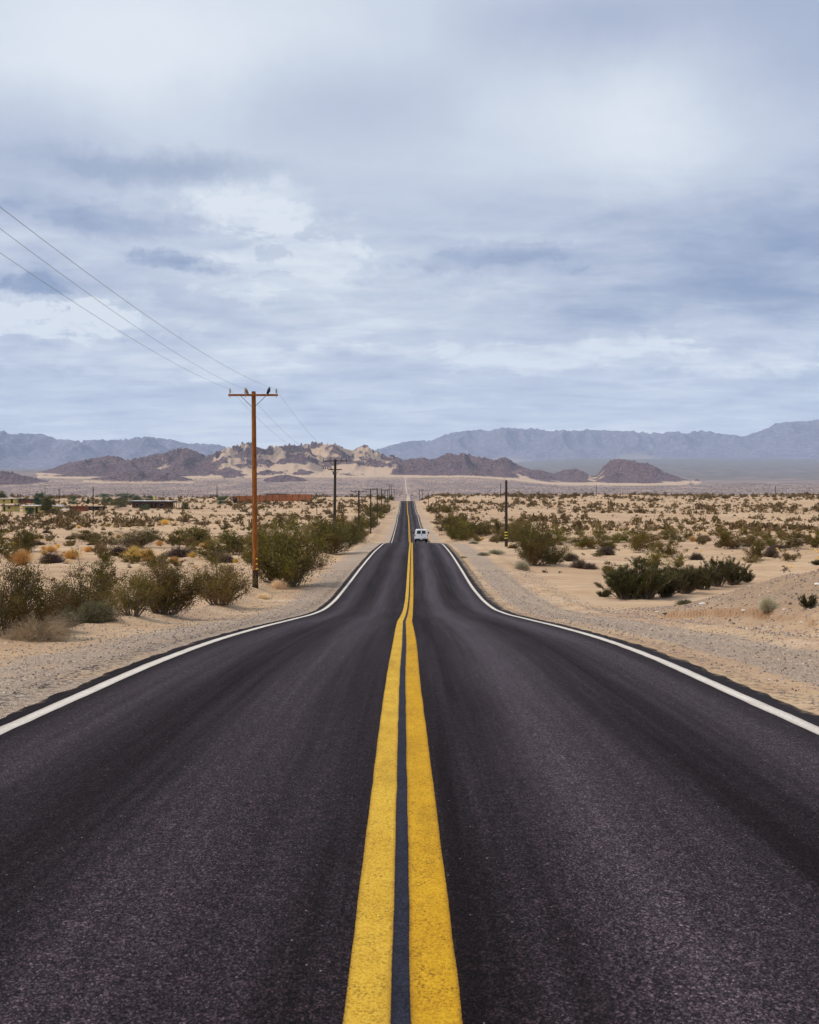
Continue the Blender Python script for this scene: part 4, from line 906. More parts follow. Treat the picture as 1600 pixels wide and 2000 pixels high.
def creosote(seed, H=2.2, Wd=1.3, nst=22, nsub=9, nleaf=15000, leaf=.042, upright=0.0, stems=True, dense=1.0):
    v = Veg(seed); r = v.r; tw = []
    for i in range(nst):
        az = r.uniform(0, 2 * np.pi); ln = r.uniform(.05, 1.0) ** .7
        L = H * r.uniform(.62, 1.06) * (1 - .12 * ln); out_ = Wd * ln * r.uniform(.7, 1.1)
        base = np.array([np.cos(az), np.sin(az), 0]) * (.08 + .20 * ln) * Wd * r.uniform(.3, 1)
        end = np.array([np.cos(az) * out_, np.sin(az) * out_, L * (1 - .62 * ln * (1 - upright))])
        midp = base * .4 + end * np.array([.42, .42, .52]) + r.normal(size=3) * .07 * H
        pts = []
        for t in np.linspace(0, 1, 7):
            p = (1 - t) ** 2 * base + 2 * t * (1 - t) * midp + t * t * end; p = p + r.normal(size=3) * .018 * H * t; p[2] = max(p[2], .0 if t == 0 else .10 * H * t); pts.append(p)
        if stems: v.stem.tube(pts, [.020 * (1 - t) + .005 for t in np.linspace(0, 1, 7)], 4, False)
        for k in range(nsub):
            t = r.uniform(.10, 1.0); i0 = min(int(t * 6), 5); p = pts[i0] + (pts[i0 + 1] - pts[i0]) * (t * 6 - i0)
            dirn = (end - base) / np.linalg.norm(end - base) * (.8 + upright) + r.normal(size=3) * (.62 - .35 * upright); dirn[2] = abs(dirn[2]) * .8 + .25; dirn /= np.linalg.norm(dirn)
            l_ = H * r.uniform(.10, .27) * (1.25 - .5 * t)
            e = p + dirn * l_; tw.append((p, e, r.uniform(0, 1)))
            if stems and k < 6: v.stem.tube([p, (p + e) / 2 + r.normal(size=3) * .02, e], [.007, .005, .003], 3, False)
    P0 = np.array([t[0] for t in tw]); P1 = np.array([t[1] for t in tw]); tn = np.array([t[2] for t in tw])
    idx = r.integers(0, len(tw), nleaf); t = r.beta(2.2, 1.1, nleaf)[:, None]
    P = P0[idx] * (1 - t) + P1[idx] * t + r.normal(size=(nleaf, 3)) * (.035 * H * (.6 if upright else 1.0)) / dense
    P[:, 2] = np.maximum(P[:, 2], .03)
    ax = (P1 - P0)[idx]; ax /= np.linalg.norm(ax, axis=1)[:, None]
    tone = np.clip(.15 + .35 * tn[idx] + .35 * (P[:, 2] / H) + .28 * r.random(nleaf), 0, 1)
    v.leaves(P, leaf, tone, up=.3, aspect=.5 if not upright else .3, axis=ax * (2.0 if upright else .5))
    # fine bare twiglets at the rim
    k = nleaf // 30; i2 = r.integers(0, len(tw), k); A = P1[i2]; B = A + ax[:k] * .08 * H + r.normal(size=(k, 3)) * .03
    v.ribbons(P0[i2], A, B, .008, np.full(k, .9))
    return v
def dome(seed, H=.5, R=.6, n_=1800, width=.010, leaf=0, leafn=0, droop=.25, curl=.1):
    v = Veg(seed); r = v.r
    az = r.uniform(0, 2 * np.pi, n_); el = np.arccos(r.uniform(0.0, 1, n_)); 
    rad_ = r.uniform(.55, 1.03, n_) * (1 + .15 * np.sin(az * 3 + seed) + .08 * np.sin(az * 7 + 2 * seed))
    end = np.stack([np.cos(az) * np.sin(el) * R * rad_, np.sin(az) * np.sin(el) * R * rad_, np.cos(el) * H * rad_ + .02], 1)
    st_ = end * r.uniform(.05, .6, n_)[:, None] + r.normal(size=(n_, 3)) * .02
    md = (st_ + end) / 2 + r.normal(size=(n_, 3)) * curl * H; md[:, 2] += .04 * H
    end = end + r.normal(size=(n_, 3)) * curl * .5 * H; end[:, 2] = np.maximum(end[:, 2], .01); md[:, 2] = np.maximum(md[:, 2], .01); st_[:, 2] = np.maximum(st_[:, 2], 0)
    tone = np.clip(.2 + .5 * r.random(n_) + .3 * (end[:, 2] / H), 0, 1)
    v.ribbons(st_, md, end, width, tone)
    if leafn:
        i = r.integers(0, n_, leafn); t = r.uniform(.3, 1.05, leafn)[:, None]; P = md[i] * (1 - t) + end[i] * t + r.normal(size=(leafn, 3)) * .03
        P[:, 2] = np.maximum(P[:, 2], .01); v.leaves(P, leaf, np.clip(.3 * r.random(leafn) + .6 * tone[i], 0, 1))
    return v
def tuft(seed, H=.6, n_=700, spread=.45, width=.010):
    v = Veg(seed); r = v.r; az = r.uniform(0, 2 * np.pi, n_); q = np.abs(r.normal(size=n_)) * spread
    b0 = np.stack([np.cos(az) * .12 * r.random(n_), np.sin(az) * .12 * r.random(n_), 0 * az], 1)
    h = H * r.uniform(.5, 1.1, n_) * (1 - .35 * np.minimum(q, 1)); e = b0 + np.stack([np.cos(az) * q * H, np.sin(az) * q * H, h], 1)
    md = b0 * .5 + e * .5; md[:, 2] += h * .15
    v.ribbons(b0, md, e, width, np.clip(.3 + .7 * r.random(n_), 0, 1)); return v
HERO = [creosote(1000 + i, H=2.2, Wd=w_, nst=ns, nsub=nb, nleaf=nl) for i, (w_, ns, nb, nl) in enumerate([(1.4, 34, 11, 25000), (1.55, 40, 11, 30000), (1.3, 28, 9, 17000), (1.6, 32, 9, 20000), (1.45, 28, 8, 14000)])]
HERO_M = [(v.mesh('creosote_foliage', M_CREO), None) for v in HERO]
def stem_mesh(v, name):
    me = bpy.data.meshes.new(name); me.from_pydata(v.stem.v, [], v.stem.f); me.materials.append(M_STEM); me.update(); return me
HERO_S = [stem_mesh(v, 'creosote_stems') for v in HERO]
UPV = [creosote(1100 + i, H=1.7, Wd=w_, nst=44, nsub=11, nleaf=30000, leaf=.05, upright=.6, dense=1.1) for i, w_ in enumerate((1.0, 1.15, .9))]
UP_M = [v.mesh('sprig_foliage', M_UPG) for v in UPV]; UP_S = [stem_mesh(v, 'sprig_stems') for v in UPV]
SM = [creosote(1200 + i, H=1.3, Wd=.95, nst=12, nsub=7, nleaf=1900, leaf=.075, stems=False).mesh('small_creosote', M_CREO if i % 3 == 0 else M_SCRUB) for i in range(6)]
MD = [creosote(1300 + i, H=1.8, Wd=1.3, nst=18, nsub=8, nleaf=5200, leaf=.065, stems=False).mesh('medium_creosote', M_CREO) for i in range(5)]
BURRO = [dome(1400 + i, .45, .6, 1500, .016, .03, 700).mesh('burro_bush', M_BURRO) for i in range(4)]
SAGE = [dome(1420 + i, .7, .9, 2600, .012, .035, 6500).mesh('sage_bush', M_SAGE) for i in range(2)]
TUMB = [dome(1440 + i, .6, .85, 5000, .006, .016, 16000, curl=.10).mesh('tumbleweed', M_PALE) for i in range(2)]
PALEB = [dome(1460 + i, .5, .55, 2600, .009, curl=.04).mesh('pale_bush', M_GREYW) for i in range(2)]
TUFT = [tuft(1480 + i, .7, 1100).mesh('grass_tuft', M_STRAW) for i in range(3)]

def extent(me):
    a = np.empty(len(me.vertices) * 3, np.float32); me.vertices.foreach_get('co', a); a = a.reshape(-1, 3)
    lo = np.percentile(a, 1.5, axis=0); hi = np.percentile(a, 98.5, axis=0); return hi[0] - lo[0], hi[2]
EXT = {}
def ext(me):
    if me.name not in EXT: EXT[me.name] = extent(me)
    return EXT[me.name]
def plant(kind, px, yb, wpx, hpx, label, group=None, d=None):
    if d is None: x, d, z = hit(px, yb, 14)
    else: x = (px - VX) / F * d; z = gz(x, d)
    wm = wpx * d / F; hm = hpx * d / F
    i = int(abs(px * 7 + yb)) 
    tab = dict(creosote=(HERO_M, HERO_S, 'creosote_bush', 'bush'), sprig=(UP_M, UP_S, 'evergreen_bush', 'bush'), md=(MD, None, 'creosote_bush', 'bush'), sm=(SM, None, 'creosote_bush', 'bush'), burro=(BURRO, None, 'dry_bush', 'bush'),
               sage=(SAGE, None, 'sage_bush', 'bush'), tumble=(TUMB, None, 'tumbleweed', 'tumbleweed'), pale=(PALEB, None, 'pale_bush', 'bush'), tuft=(TUFT, None, 'grass_tuft', 'grass tuft'))
    A, S, nm, cat = tab[kind]; k = i % len(A); me = A[k][0] if isinstance(A[k], tuple) else A[k]
    ew, eh = ext(me); sx = wm / ew; sz = hm / eh
    rz = (i * 2.399) % 6.283
    if S:
        o = empty(nm, (x, d, z - .03), rz, label=label, cat=cat, group=group)
        f = link_mesh(me, 'foliage', o); link_mesh(S[k], 'stems', o)
    else:
        o = link_mesh(me, nm, None, (x, d, z - .03)); o.rotation_euler = (0, 0, rz); tag(o, label, cat, group)
    o.scale = (sx, sx, sz); return o
PL = [
 ('creosote', 15, 1238, 190, 128, 'large olive bush at the left frame edge behind the pale tumbleweed'),
 ('creosote', 165, 1202, 150, 92, 'big open bush above the grey brown low shrub near the road bank'),
 ('creosote', 258, 1203, 96, 84, 'rounded bush with bare white stems at its foot, near the bank'),
 ('creosote', 322, 1201, 124, 98, 'airy olive bush just left of the dense green bush by the pole'),
 ('creosote', 428, 1181, 128, 92, 'dense dark green rounded bush left of the orange pole foot'),
 ('creosote', 562, 1146, 132, 124, 'largest dark bush right of the orange pole'),
 ('md', 612, 1112, 46, 42, 'sparse twiggy bush leaning toward the road beside the largest dark bush'),
 ('creosote', 520, 1088, 70, 62, 'olive bush directly behind the orange pole on its right'),
 ('creosote', 640, 1080, 92, 62, 'wide bush in front of the second pole'),
 ('creosote', 690, 1062, 62, 48, 'bush at the sandy bank just right of the second pole'),
 ('md', 672, 1052, 60, 40, 'bush half hidden behind the bank between second and third poles'),
 ('creosote', 262, 1070, 98, 38, 'wide flat topped dark bush behind the yellow grass tufts'),
 ('md', 172, 1058, 50, 24, 'small dark bush left of the flat topped dark bush'),
 ('md', 50, 1078, 80, 42, 'olive bush just behind the left yellow grass tuft'),
 ('md', 2, 1082, 50, 44, 'bush cut by the left frame edge beyond the tuft'),
 ('md', 382, 1064, 110, 34, 'wide olive bush in the middle distance left of the orange pole'),
 ('md', 455, 1084, 76, 44, 'olive bush touching the orange pole on its left'),
 ('md', 415, 1092, 60, 40, 'bush with dead brown base left of the orange pole'),
 ('burro', 352, 1088, 60, 20, 'low purple brown bush in front of the wide olive bush'),
 ('burro', 232, 1086, 36, 20, 'round purple brown bush left of the double yellow tuft'),
 ('burro', 100, 1100, 44, 22, 'dark brown low bush right of the single yellow tuft'),
 ('burro', 425, 1096, 34, 18, 'dark brown low bush at the foot of the bush left of the pole'),
 ('md', 300, 1110, 60, 36, 'loose bush right of the double yellow tuft'),
 ('md', 205, 1150, 60, 70, 'tall thin bush with long bare branches behind the big open bush'),
 ('tuft', 44, 1104, 38, 32, 'single bright yellow grass tuft near the left edge'),
 ('tuft', 262, 1096, 36, 30, 'left half of the double bright yellow grass tuft'),
 ('tuft', 288, 1096, 30, 26, 'right half of the double bright yellow grass tuft'),
 ('tuft', 100, 1078, 26, 13, 'faded yellow grass tuft behind the brown bush on the left'),
 ('tuft', 172, 1078, 22, 11, 'small pale yellow grass tuft between dark bushes'),
 ('tuft', 405, 1072, 26, 15, 'yellow grass tuft in front of the wide olive bush'),
 ('tuft', 340, 1100, 24, 14, 'dull yellow grass tuft below the purple brown bush left of the pole'),
 ('tuft', 140, 1092, 34, 20, 'pale gold grass clump among the loose bushes at left'),
 ('tuft', 322, 1025, 18, 11, 'yellow grass tuft farther out on the left plain'),
 ('tumble', 70, 1250, 116, 50, 'large pale straw tumbleweed heap at the lower left bank'),
 ('sage', 100, 1226, 100, 38, 'grey green low bush behind the pale tumbleweed'),
 ('sage', 185, 1214, 76, 40, 'grey brown low bush right of the grey green one'),
 ('sage', 145, 1196, 60, 24, 'small grey green bush behind the grey brown low bush'),
 ('tumble', 545, 1150, 34, 18, 'dry straw clump at the foot of the orange pole'),
 ('tumble', 515, 1170, 26, 12, 'small straw clump on the bank below the orange pole'),
 ('tumble', 4, 1190, 20, 14, 'small straw clump under the left edge bush'),
 # right
 ('creosote', 1038, 1104, 84, 82, 'largest dark bush right of the road'),
 ('creosote', 1080, 1102, 56, 34, 'low bush joined to the right foot of the largest right bush'),
 ('creosote', 1000, 1058, 62, 38, 'bush around the foot of the thick dark pole'),
 ('md', 965, 1048, 60, 32, 'bush just left of the thick dark pole'),
 ('md', 930, 1050, 52, 28, 'bush between the roadside box and the thick dark pole'),
 ('md', 900, 1052, 50, 34, 'rounded bush beside the roadside box'),
 ('md', 880, 1040, 44, 24, 'bush behind the roadside box'),
 ('md', 860, 1026, 30, 14, 'small bush before the roadside box'),
 ('md', 1090, 1060, 70, 24, 'low dark bush behind the largest right bush'),
 ('burro', 972, 1058, 30, 12, 'low brown bush below the thick dark pole'),
 ('md', 1142, 1072, 60, 34, 'bush at the left end of the right hand bush row'),
 ('md', 1172, 1072, 60, 30, 'second bush of the right hand bush row'),
 ('md', 1218, 1060, 80, 24, 'wide low bush in the right hand bush row'),
 ('md', 1262, 1062, 60, 28, 'dark bush in the right hand row above the straggly one'),
 ('md', 1250, 1078, 70, 34, 'straggly grey branched bush in front of the right hand row'),
 ('md', 1306, 1088, 54, 34, 'loose open bush right of the straggly grey branched one'),
 ('md', 1318, 1058, 60, 26, 'dark bush of the right hand row left of the small yellow tuft'),
 ('tuft', 1353, 1058, 14, 12, 'small yellow grass tuft in the right hand bush row'),
 ('burro', 1376, 1057, 26, 12, 'brown dome bush right of the small yellow tuft'),
 ('md', 1416, 1072, 54, 40, 'rounded olive bush in the right hand row beyond the brown dome'),
 ('md', 1462, 1066, 50, 32, 'dark green bush in the right hand row near the right end'),
 ('md', 1500, 1070, 40, 26, 'half brown bush in the right hand row'),
 ('md', 1550, 1072, 46, 36, 'last large bush of the right hand row'),
 ('md', 1600, 1068, 44, 30, 'bush cut by the right frame edge'),
 ('md', 1480, 1094, 40, 36, 'upright bush in front of the right hand row'),
 ('sm', 1470, 1100, 34, 16, 'low sprawling bush at the left foot of the upright right bush'),
 ('burro', 1507, 1088, 26, 18, 'brown bush touching the upright right bush'),
 ('sm', 1540, 1096, 36, 22, 'round leafy bush alone on the sand at far right'),
 ('burro', 1362, 1094, 26, 14, 'small reddish brown bush alone on the right sand'),
 ('burro', 1185, 1084, 32, 16, 'reddish brown dome bush right of the largest right bush'),
 ('sm', 1168, 1088, 20, 14, 'small olive bush touching the reddish brown dome'),
 ('burro', 1115, 1096, 28, 16, 'small dark round bush right of the largest right bush'),
 ('burro', 1132, 1110, 32, 18, 'dark round bush, left one of a low pair'),
 ('burro', 1153, 1112, 24, 13, 'dark round bush, right one of a low pair'),
 ('sm', 1195, 1121, 42, 24, 'sparse leafy bush with thin branches on the right sand'),
 ('md', 1328, 1108, 26, 26, 'small open bush behind the dark evergreen row'),
 ('md', 1280, 1112, 60, 34, 'bleached leafless looking bush behind the dark evergreen row'),
 ('pale', 1021, 1114, 28, 19, 'pale round dry bush on the right bank'),
 ('pale', 968, 1082, 30, 9, 'pale flat dry bush below the thick pole, right one'),
 ('pale', 944, 1085, 22, 7, 'pale flat dry bush below the thick pole, left one'),
 ('pale', 925, 1062, 18, 6, 'small pale dry bush near the roadside box'),
 ('pale', 905, 1090, 14, 5, 'tiny pale weed on the right gravel shoulder'),
 ('sprig', 1180, 1166, 26, 13, 'smallest evergreen bush at the left end of the dark row'),
 ('sprig', 1222, 1169, 86, 58, 'broad dark evergreen bush next to the smallest one'),
 ('sprig', 1262, 1170, 92, 74, 'tallest and darkest evergreen bush of the row'),
 ('sprig', 1300, 1167, 70, 50, 'evergreen bush right of the tallest one'),
 ('sprig', 1336, 1160, 72, 54, 'pointed evergreen bush in the middle of the dark row'),
 ('sprig', 1372, 1152, 64, 44, 'evergreen bush before the spiky pair'),
 ('sprig', 1402, 1146, 62, 52, 'spiky evergreen bush, left one of the spiky pair'),
 ('sprig', 1432, 1142, 52, 46, 'spiky evergreen bush, right one of the spiky pair'),
 ('sprig', 1458, 1138, 26, 22, 'small evergreen bush at the right end of the dark row'),
 ('sprig', 1579, 1191, 36, 26, 'small dark green bush alone on the rubble mound'),
 ('sprig', 1598, 1104, 24, 10, 'tiny green bush at the right frame edge beyond the mound'),
 ('sage', 1338, 1180, 30, 10, 'flat grey green weed on the rubble mound'),
 ('pale', 1500, 1195, 34, 26, 'thin dry reddish weed on the rubble mound'),
]
for row in PL: plant(*row)
used_xy = []
# roadside creosote hedges fading into the distance
def place_many(n_, kind, fx, fy, fsize, label, group):
    c = 0; t = 0
    while c < n_ and t < n_ * 40:
        t += 1
        d = fy(); x = fx(d)
        if abs(x - float(road_c(d))) < 8.2: continue
        s_ = fsize()
        if any((x - a) ** 2 + (d - b_) ** 2 < (r_ * .75 + s_ * .4) ** 2 for a, b_, r_ in used_xy): continue
        used_xy.append((x, d, s_ * .5))
        z = gz(x, d)
        A, nm = dict(md=(MD, 'creosote_bush'), sm=(SM, 'creosote_bush'), burro=(BURRO, 'dry_bush'), tuft=(TUFT, 'grass_tuft'))[kind]
        me = random.choice(A); ew, eh = ext(me); o = link_mesh(me, nm, None, (x, d, z - .03)); k = s_ / ew
        o.scale = (k, k, k * random.uniform(.75, 1.05)); o.rotation_euler = (0, 0, random.uniform(0, 6.28)); tag(o, label, 'grass tuft' if kind == 'tuft' else 'bush', group); c += 1
U = random.uniform
place_many(30, 'md', lambda d: float(road_c(d)) - U(9.0, 15.5), lambda: 130 + 450 * U(0, 1) ** 1.1, lambda: U(2.6, 4.2), 'dark olive bush in the dense strip along the left shoulder past the third pole', 'bushes in the strip along the left shoulder')
place_many(22, 'md', lambda d: float(road_c(d)) + U(9.5, 15), lambda: U(165, 290), lambda: U(2.4, 4.0), 'dark olive bush in the strip along the right shoulder beyond the roadside box', 'bushes in the strip along the right shoulder')
place_many(10, 'md', lambda d: float(road_c(d)) + U(9.5, 16), lambda: U(320, 430), lambda: U(3, 4.2), 'far dark bush around the small poles right of the road', 'far bushes around the small right poles')
SPL = lambda d: -U(11, .50 * d)
SPR = lambda d: U(11, .50 * d)
place_many(110, 'sm', SPL, lambda: U(80, 235), lambda: U(.9, 2.2), 'small olive brown creosote bush scattered on the pale sand of the left plain', 'small creosote bushes on the left plain')
place_many(85, 'sm', SPR, lambda: U(115, 235), lambda: U(.9, 2.2), 'small olive brown creosote bush scattered on the pale sand of the right plain', 'small creosote bushes on the right plain')
place_many(34, 'burro', SPL, lambda: U(85, 200), lambda: U(.7, 1.7), 'low purplish brown dry bush scattered on the sand of the left plain', 'dry brown bushes on the left plain')
place_many(34, 'burro', SPR, lambda: U(110, 200), lambda: U(.7, 1.7), 'low purplish brown dry bush scattered on the sand of the right plain', 'dry brown bushes on the right plain')
place_many(30, 'tuft', SPL, lambda: U(70, 230), lambda: U(.5, 1.2), 'small yellow grass tuft scattered among the bushes of the left plain', 'grass tufts on the left plain')
place_many(8, 'tuft', SPR, lambda: U(130, 230), lambda: U(.4, .8), 'small yellow grass tuft scattered among the bushes of the right plain', 'grass tufts on the right plain')

# the uncountable rest: scrub out to the crest, scrub across the valley, gravel on the shoulders
def scatter(name, X, D, Wm, Hm, nt, mat, seed, label=None, blade=.30, cat=None):
    r = np.random.default_rng(seed); N_ = len(X); Z = ground(X, D)
    az = r.uniform(0, 2 * np.pi, (N_, nt)); el = np.arccos(r.uniform(.05, 1, (N_, nt))); q = r.uniform(.35, 1, (N_, nt))
    lx = np.cos(az) * np.sin(el) * q * Wm[:, None] * .5; ly = np.sin(az) * np.sin(el) * q * Wm[:, None] * .5; lz = np.cos(el) * q * Hm[:, None]
    P = np.stack([X[:, None] + lx, D[:, None] + ly, Z[:, None] + lz], -1).reshape(-1, 3)
    s_ = (np.repeat(Wm, nt) * blade * r.uniform(.6, 1.3, N_ * nt))[:, None]
    a = r.normal(size=P.shape); a[:, 2] = np.abs(a[:, 2]) + .5; a /= np.linalg.norm(a, axis=1)[:, None]; b_ = np.cross(a, r.normal(size=P.shape)); b_ /= np.linalg.norm(b_, axis=1)[:, None]
    q3 = np.stack([P - a * s_ * .4 - b_ * s_ * .28, P - a * s_ * .4 + b_ * s_ * .28, P + a * s_ * .6], 1)
    q3[..., 2] = np.maximum(q3[..., 2], np.repeat(Z, nt)[:, None] - .05)
    tone = np.repeat(np.clip(np.repeat(r.random(N_), nt) * .5 + .4 * r.random(N_ * nt) + .1, 0, 1), 3)
    me = np_mesh(name, q3.reshape(-1, 3), np.arange(len(P) * 3).reshape(-1, 3), mat, False, dict(tone=tone))
    return link_mesh(me, name, kind='stuff', label=label, cat=cat)
r = np.random.default_rng(55)
def cloud_pts(n_, d0, d1, umax, clear=9.0, clump=None, power=1.0):
    D = np.sqrt(r.uniform(d0 ** 2, d1 ** 2, n_ * 3)); X = r.uniform(-umax, umax, n_ * 3) * D
    keep = np.abs(X - road_c(np.minimum(D, 1000))) > clear
    dens = fbm(X / 30, D / 45, 4, 401) * 3.4 + .38 + .5 * np.sin(D / 31 + X / 120)
    keep &= r.random(n_ * 3) < np.clip(dens, .06, 1)
    X, D = X[keep][:n_], D[keep][:n_]; return X, D
X, D = cloud_pts(8000, 200, 690, .56); Wm = r.lognormal(.05, .6, len(X)).clip(.35, 3.6)
scatter('desert_scrub', X, D, Wm, Wm * r.uniform(.5, .8, len(X)), 46, M_SCRUB, 61, 'countless small olive brown bushes dotting the sand out to the crest', cat='scrub')
X, D = cloud_pts(4500, 60, 430, .54, 9.5); Wm = r.uniform(.2, .6, len(X))
scatter('dry_weeds', X, D, Wm, Wm * .6, 26, M_BURRO, 62, 'countless tiny dry brown weeds on the sand', cat='weeds')
X, D = cloud_pts(1500, 75, 500, .54, 9.5); Wm = r.uniform(.25, .7, len(X))
scatter('straw_weeds', X, D, Wm, Wm * .7, 26, M_STRAW, 63, 'countless small straw coloured weeds on the sand', cat='weeds')
D = np.sqrt(r.uniform(2700. ** 2, 6400. ** 2, 32000)); X = r.uniform(-.56, .56, 32000) * D; k_ = np.abs(X - 8) > 14; X, D = X[k_], D[k_]; Wm = r.uniform(1.5, 4.2, len(X))
M_VAL = leaf_material('valley_scrub_leaves', (0.07, 0.05, 0.038), (0.19, 0.135, 0.095))
scatter('valley_scrub', X, D, Wm, Wm * .55, 9, M_VAL, 64, 'dark specks of scrub covering the valley floor before the hills', blade=.7, cat='scrub')
def rocks(name, X, D, S, mat, label, seed):
    r = np.random.default_rng(seed); N_ = len(X); Z = ground(X, D)
    base = np.array([(1, 0, 0), (-1, 0, 0), (0, 1, 0), (0, -1, 0), (0, 0, .8), (0, 0, -.6)], float)
    fc = np.array([(0, 2, 4), (2, 1, 4), (1, 3, 4), (3, 0, 4), (2, 0, 5), (1, 2, 5), (3, 1, 5), (0, 3, 5)])
    V = base[None] * (S[:, None, None] * r.uniform(.55, 1.25, (N_, 6, 3))) + r.normal(size=(N_, 6, 3)) * S[:, None, None] * .12
    th = r.uniform(0, 6.28, N_); c, s_ = np.cos(th)[:, None], np.sin(th)[:, None]
    vx = V[..., 0] * c - V[..., 1] * s_; vy = V[..., 0] * s_ + V[..., 1] * c
    P = np.stack([X[:, None] + vx, D[:, None] + vy, Z[:, None] + V[..., 2] + S[:, None] * .15], -1).reshape(-1, 3)
    Fc = (fc[None] + (np.arange(N_) * 6)[:, None, None]).reshape(-1, 3)
    me = np_mesh(name, P, Fc, mat, False, dict(tone=np.repeat(r.random(N_), 6))); link_mesh(me, name, kind='stuff', label=label, cat='gravel')
def stone_mat():
    m, n, o = new_mat('crushed_stone'); t = attr(n, 'tone')
    principled(n, o, n.ramp(t, [(0, (0.07, 0.055, 0.05)), (.3, (0.24, 0.19, 0.165)), (.8, (0.36, 0.28, 0.22)), (1, (0.60, 0.52, 0.45))]), 0.9, 0.2); return m
M_STONE = stone_mat()
n_ = 34000; D = 8 + 62 * r.random(n_) ** 1.5; sgn = np.where(r.random(n_) < .5, -1, 1); X = road_c(D) + sgn * (4.25 + 4.6 * r.random(n_) ** 1.1)
rocks('gravel', X, D, (.006 + .016 * r.random(n_) ** 2.5) * (1 + D / 60), M_STONE, 'grey crushed gravel covering both road shoulders', 71)
n_ = 20000; D = 20 + 24 * r.random(n_); X = 8.0 + 9 * r.random(n_)
rocks('rubble', X, D, .008 + .045 * r.random(n_) ** 6, M_STONE, 'loose stones strewn over the mound on the right', 72)
# a few single stones
for px, py, s_, c_, lab in [(1300, 1200, 9, 0.07, 'dark grey rock below the eroded cut on the right'), (1372, 1181, 12, 0.62, 'flat white stone on the rubble mound'), (1453, 1195, 9, 0.6, 'white angular stone lower on the rubble mound'), (1597, 1143, 12, .66, 'pale flat slab at the right frame edge of the mound'),
                       (1283, 1196, 6, .6, 'small pale rock left of the dark grey rock')]:
    x, d, z = hit(px, py); import bmesh
    bm = bmesh.new(); bmesh.ops.create_icosphere(bm, subdivisions=2, radius=1)
    for v in bm.verts: v.co *= 1 + .22 * math.sin(v.co.x * 5 + px) * math.cos(v.co.y * 4 + px) ; v.co.x *= s_ * d / F * .55; v.co.y *= s_ * d / F * .4; v.co.z *= s_ * d / F * .24
    me = bpy.data.meshes.new('rock'); bm.to_mesh(me); bm.free(); me.materials.append(simple('rock_stone', (c_, c_ * .95, c_ * .9), .9, .2))
    link_mesh(me, 'rock', None, (x, d, z + .02), label=lab, cat='rock')

# ------------------------------------------------------------------ trees round the houses
def tree(px, yb, wpx, hpx, label, mat, group=None, d=None, low=.15, name='tree', n_=3200):
    if d is None: x, d, z = hit(px, yb)
    else: x = (px - VX) / F * d; z = (VY - yb) / F * d
    Wm = wpx * d / F; H = hpx * d / F; v = Veg(int(px * 3 + yb)); top_ = z + H; z = gz(x, d); H = max(top_ - z, H) if d < 1000 else H; r = v.r
    root = empty(name, (x, d, min(z, gz(x, d))), label=label, cat='tree' if name == 'tree' else 'bush', group=group)
    q = MB(); ncl = 16; cl = []
    q.tube([(0, 0, -.2), (.05 * H * r.normal(), 0, H * .25), (0, 0, H * .5)], [H * .035, H * .026, H * .018], 7)
    for k in range(ncl):
        th = r.uniform(0, 6.28); rr_ = Wm * .5 * r.uniform(.15, .82); zc_ = H * r.uniform(low + .1, .88); fall = math.sqrt(max(.05, 1 - ((zc_ / H - .45) / .62) ** 2))
        c = np.array([math.cos(th) * rr_ * fall, math.sin(th) * rr_ * fall, zc_]); cl.append(c)
        q.tube([(0, 0, H * .2), tuple(c * .5 + np.array([0, 0, H * .08])), tuple(c)], [H * .012, H * .008, H * .004], 4)
    q.build('trunk', M_BARK, root)
    cl = np.array(cl); i = r.integers(0, ncl, n_); P = cl[i] + r.normal(size=(n_, 3)) * np.array([Wm * .10, Wm * .10, H * .085])
    P[:, 2] = np.maximum(P[:, 2], H * low * .5)
    v.leaves(P, H * .055, np.clip(.4 * r.random(n_) + .35 * r.random(ncl)[i] + .3 * P[:, 2] / H, 0, 1), aspect=.7)
    link_mesh(v.mesh('crown', mat), 'crown', root)
tree(95, 1005, 34, 37, 'tall olive leafy tree in front of the long yellow house', M_TAM, low=.05)
tree(57, 1005, 26, 17, 'dark rounded bush tree left of the tall leafy tree', M_TREE, low=0)
tree(2, 981, 26, 22, 'olive tree rising behind the houses at the left edge', M_TAM)
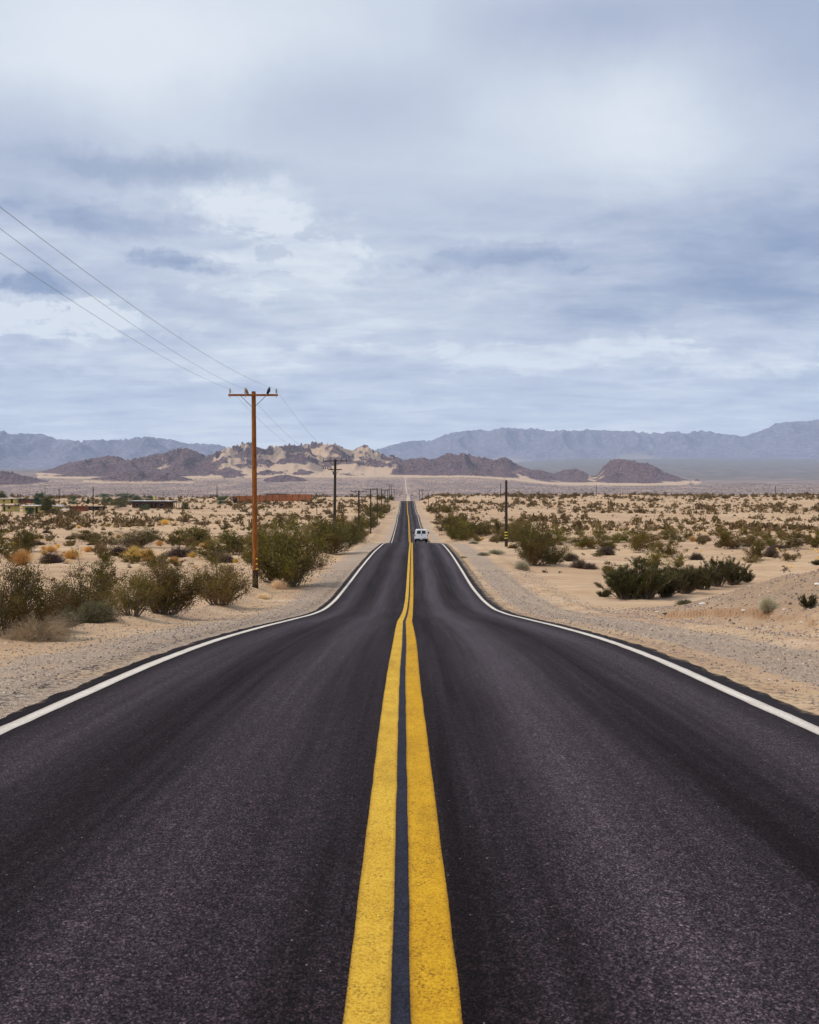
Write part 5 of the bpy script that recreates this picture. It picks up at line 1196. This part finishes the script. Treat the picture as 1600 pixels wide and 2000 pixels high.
tree(232, 994, 44, 20, 'wide green shrub left of the long brown house', M_TAM, low=0, name='shrub')
tree(282, 996, 26, 12, 'dark green bush before the front wall of the brown house', M_TREE, low=0, name='shrub')
tree(362, 995, 18, 14, 'small dark tree right of the brown house porch', M_TAM, low=.1)
tree(300, 983, 14, 9, 'bright green treetop behind the brown house roof', M_TREE, d=445)
for px, yb, wp, hp, lab in [(205, 978, 40, 14, 'dark green round tree, leftmost of the green clump'), (240, 977, 34, 15, 'dark green tree, tallest in the middle of the green clump'), (262, 978, 32, 14, 'dark green tree right of the tallest in the green clump'), (290, 977, 30, 10, 'low green tree at the right end of the green clump'),
                       (144, 979, 20, 10, 'small green tree alone left of the green clump'), (172, 977, 9, 6, 'tiny green tree between the lone tree and the clump'), (77, 970, 24, 9, 'blue green trees behind the white roofed houses'), (435, 974, 26, 5, 'low strip of green bush left of the red fence')]:
    tree(px, yb, wp, hp, lab, M_TREE, d=440 + (px % 7) * 3, low=0, n_=2400)
for px, yb, wp, hp, dd, lab in [(955, 952, 20, 6, 3800, 'dark trees in the valley centre right of the road end'), (1064, 963, 14, 6, 2600, 'dark tree clump on the valley floor, left one'), (1088, 963, 10, 5, 2600, 'dark tree clump on the valley floor, right one'),
                          (1200, 949, 14, 5, 4300, 'dark green tree beside the foot of the right hill'), (1137, 948, 12, 4, 4300, 'dark tree at the sandy foot between two hills'), (1527, 960, 8, 5, 2800, 'dark tree near the far right valley buildings')]:
    tree(px, yb, wp, hp, lab, M_TREE, d=dd, low=0, n_=700)

# ------------------------------------------------------------------ haze: the air between here and the mountains
hb_ = MB(); hb_.box(-44000, 44000, -120, 31800, -120, 2700)
mh = bpy.data.materials.new('haze'); mh.use_nodes = True; hn = NT(mh.node_tree); ho = hn.n('ShaderNodeOutputMaterial')
pv = hn.n('ShaderNodeVolumePrincipled', {'Color': (0.62, 0.77, 1.0, 1), 'Density': 2.8e-5, 'Anisotropy': 0.0})
hn.t.links.new(pv.outputs[0], ho.inputs['Volume'])
hb_.build('haze', mh, None, kind='stuff')
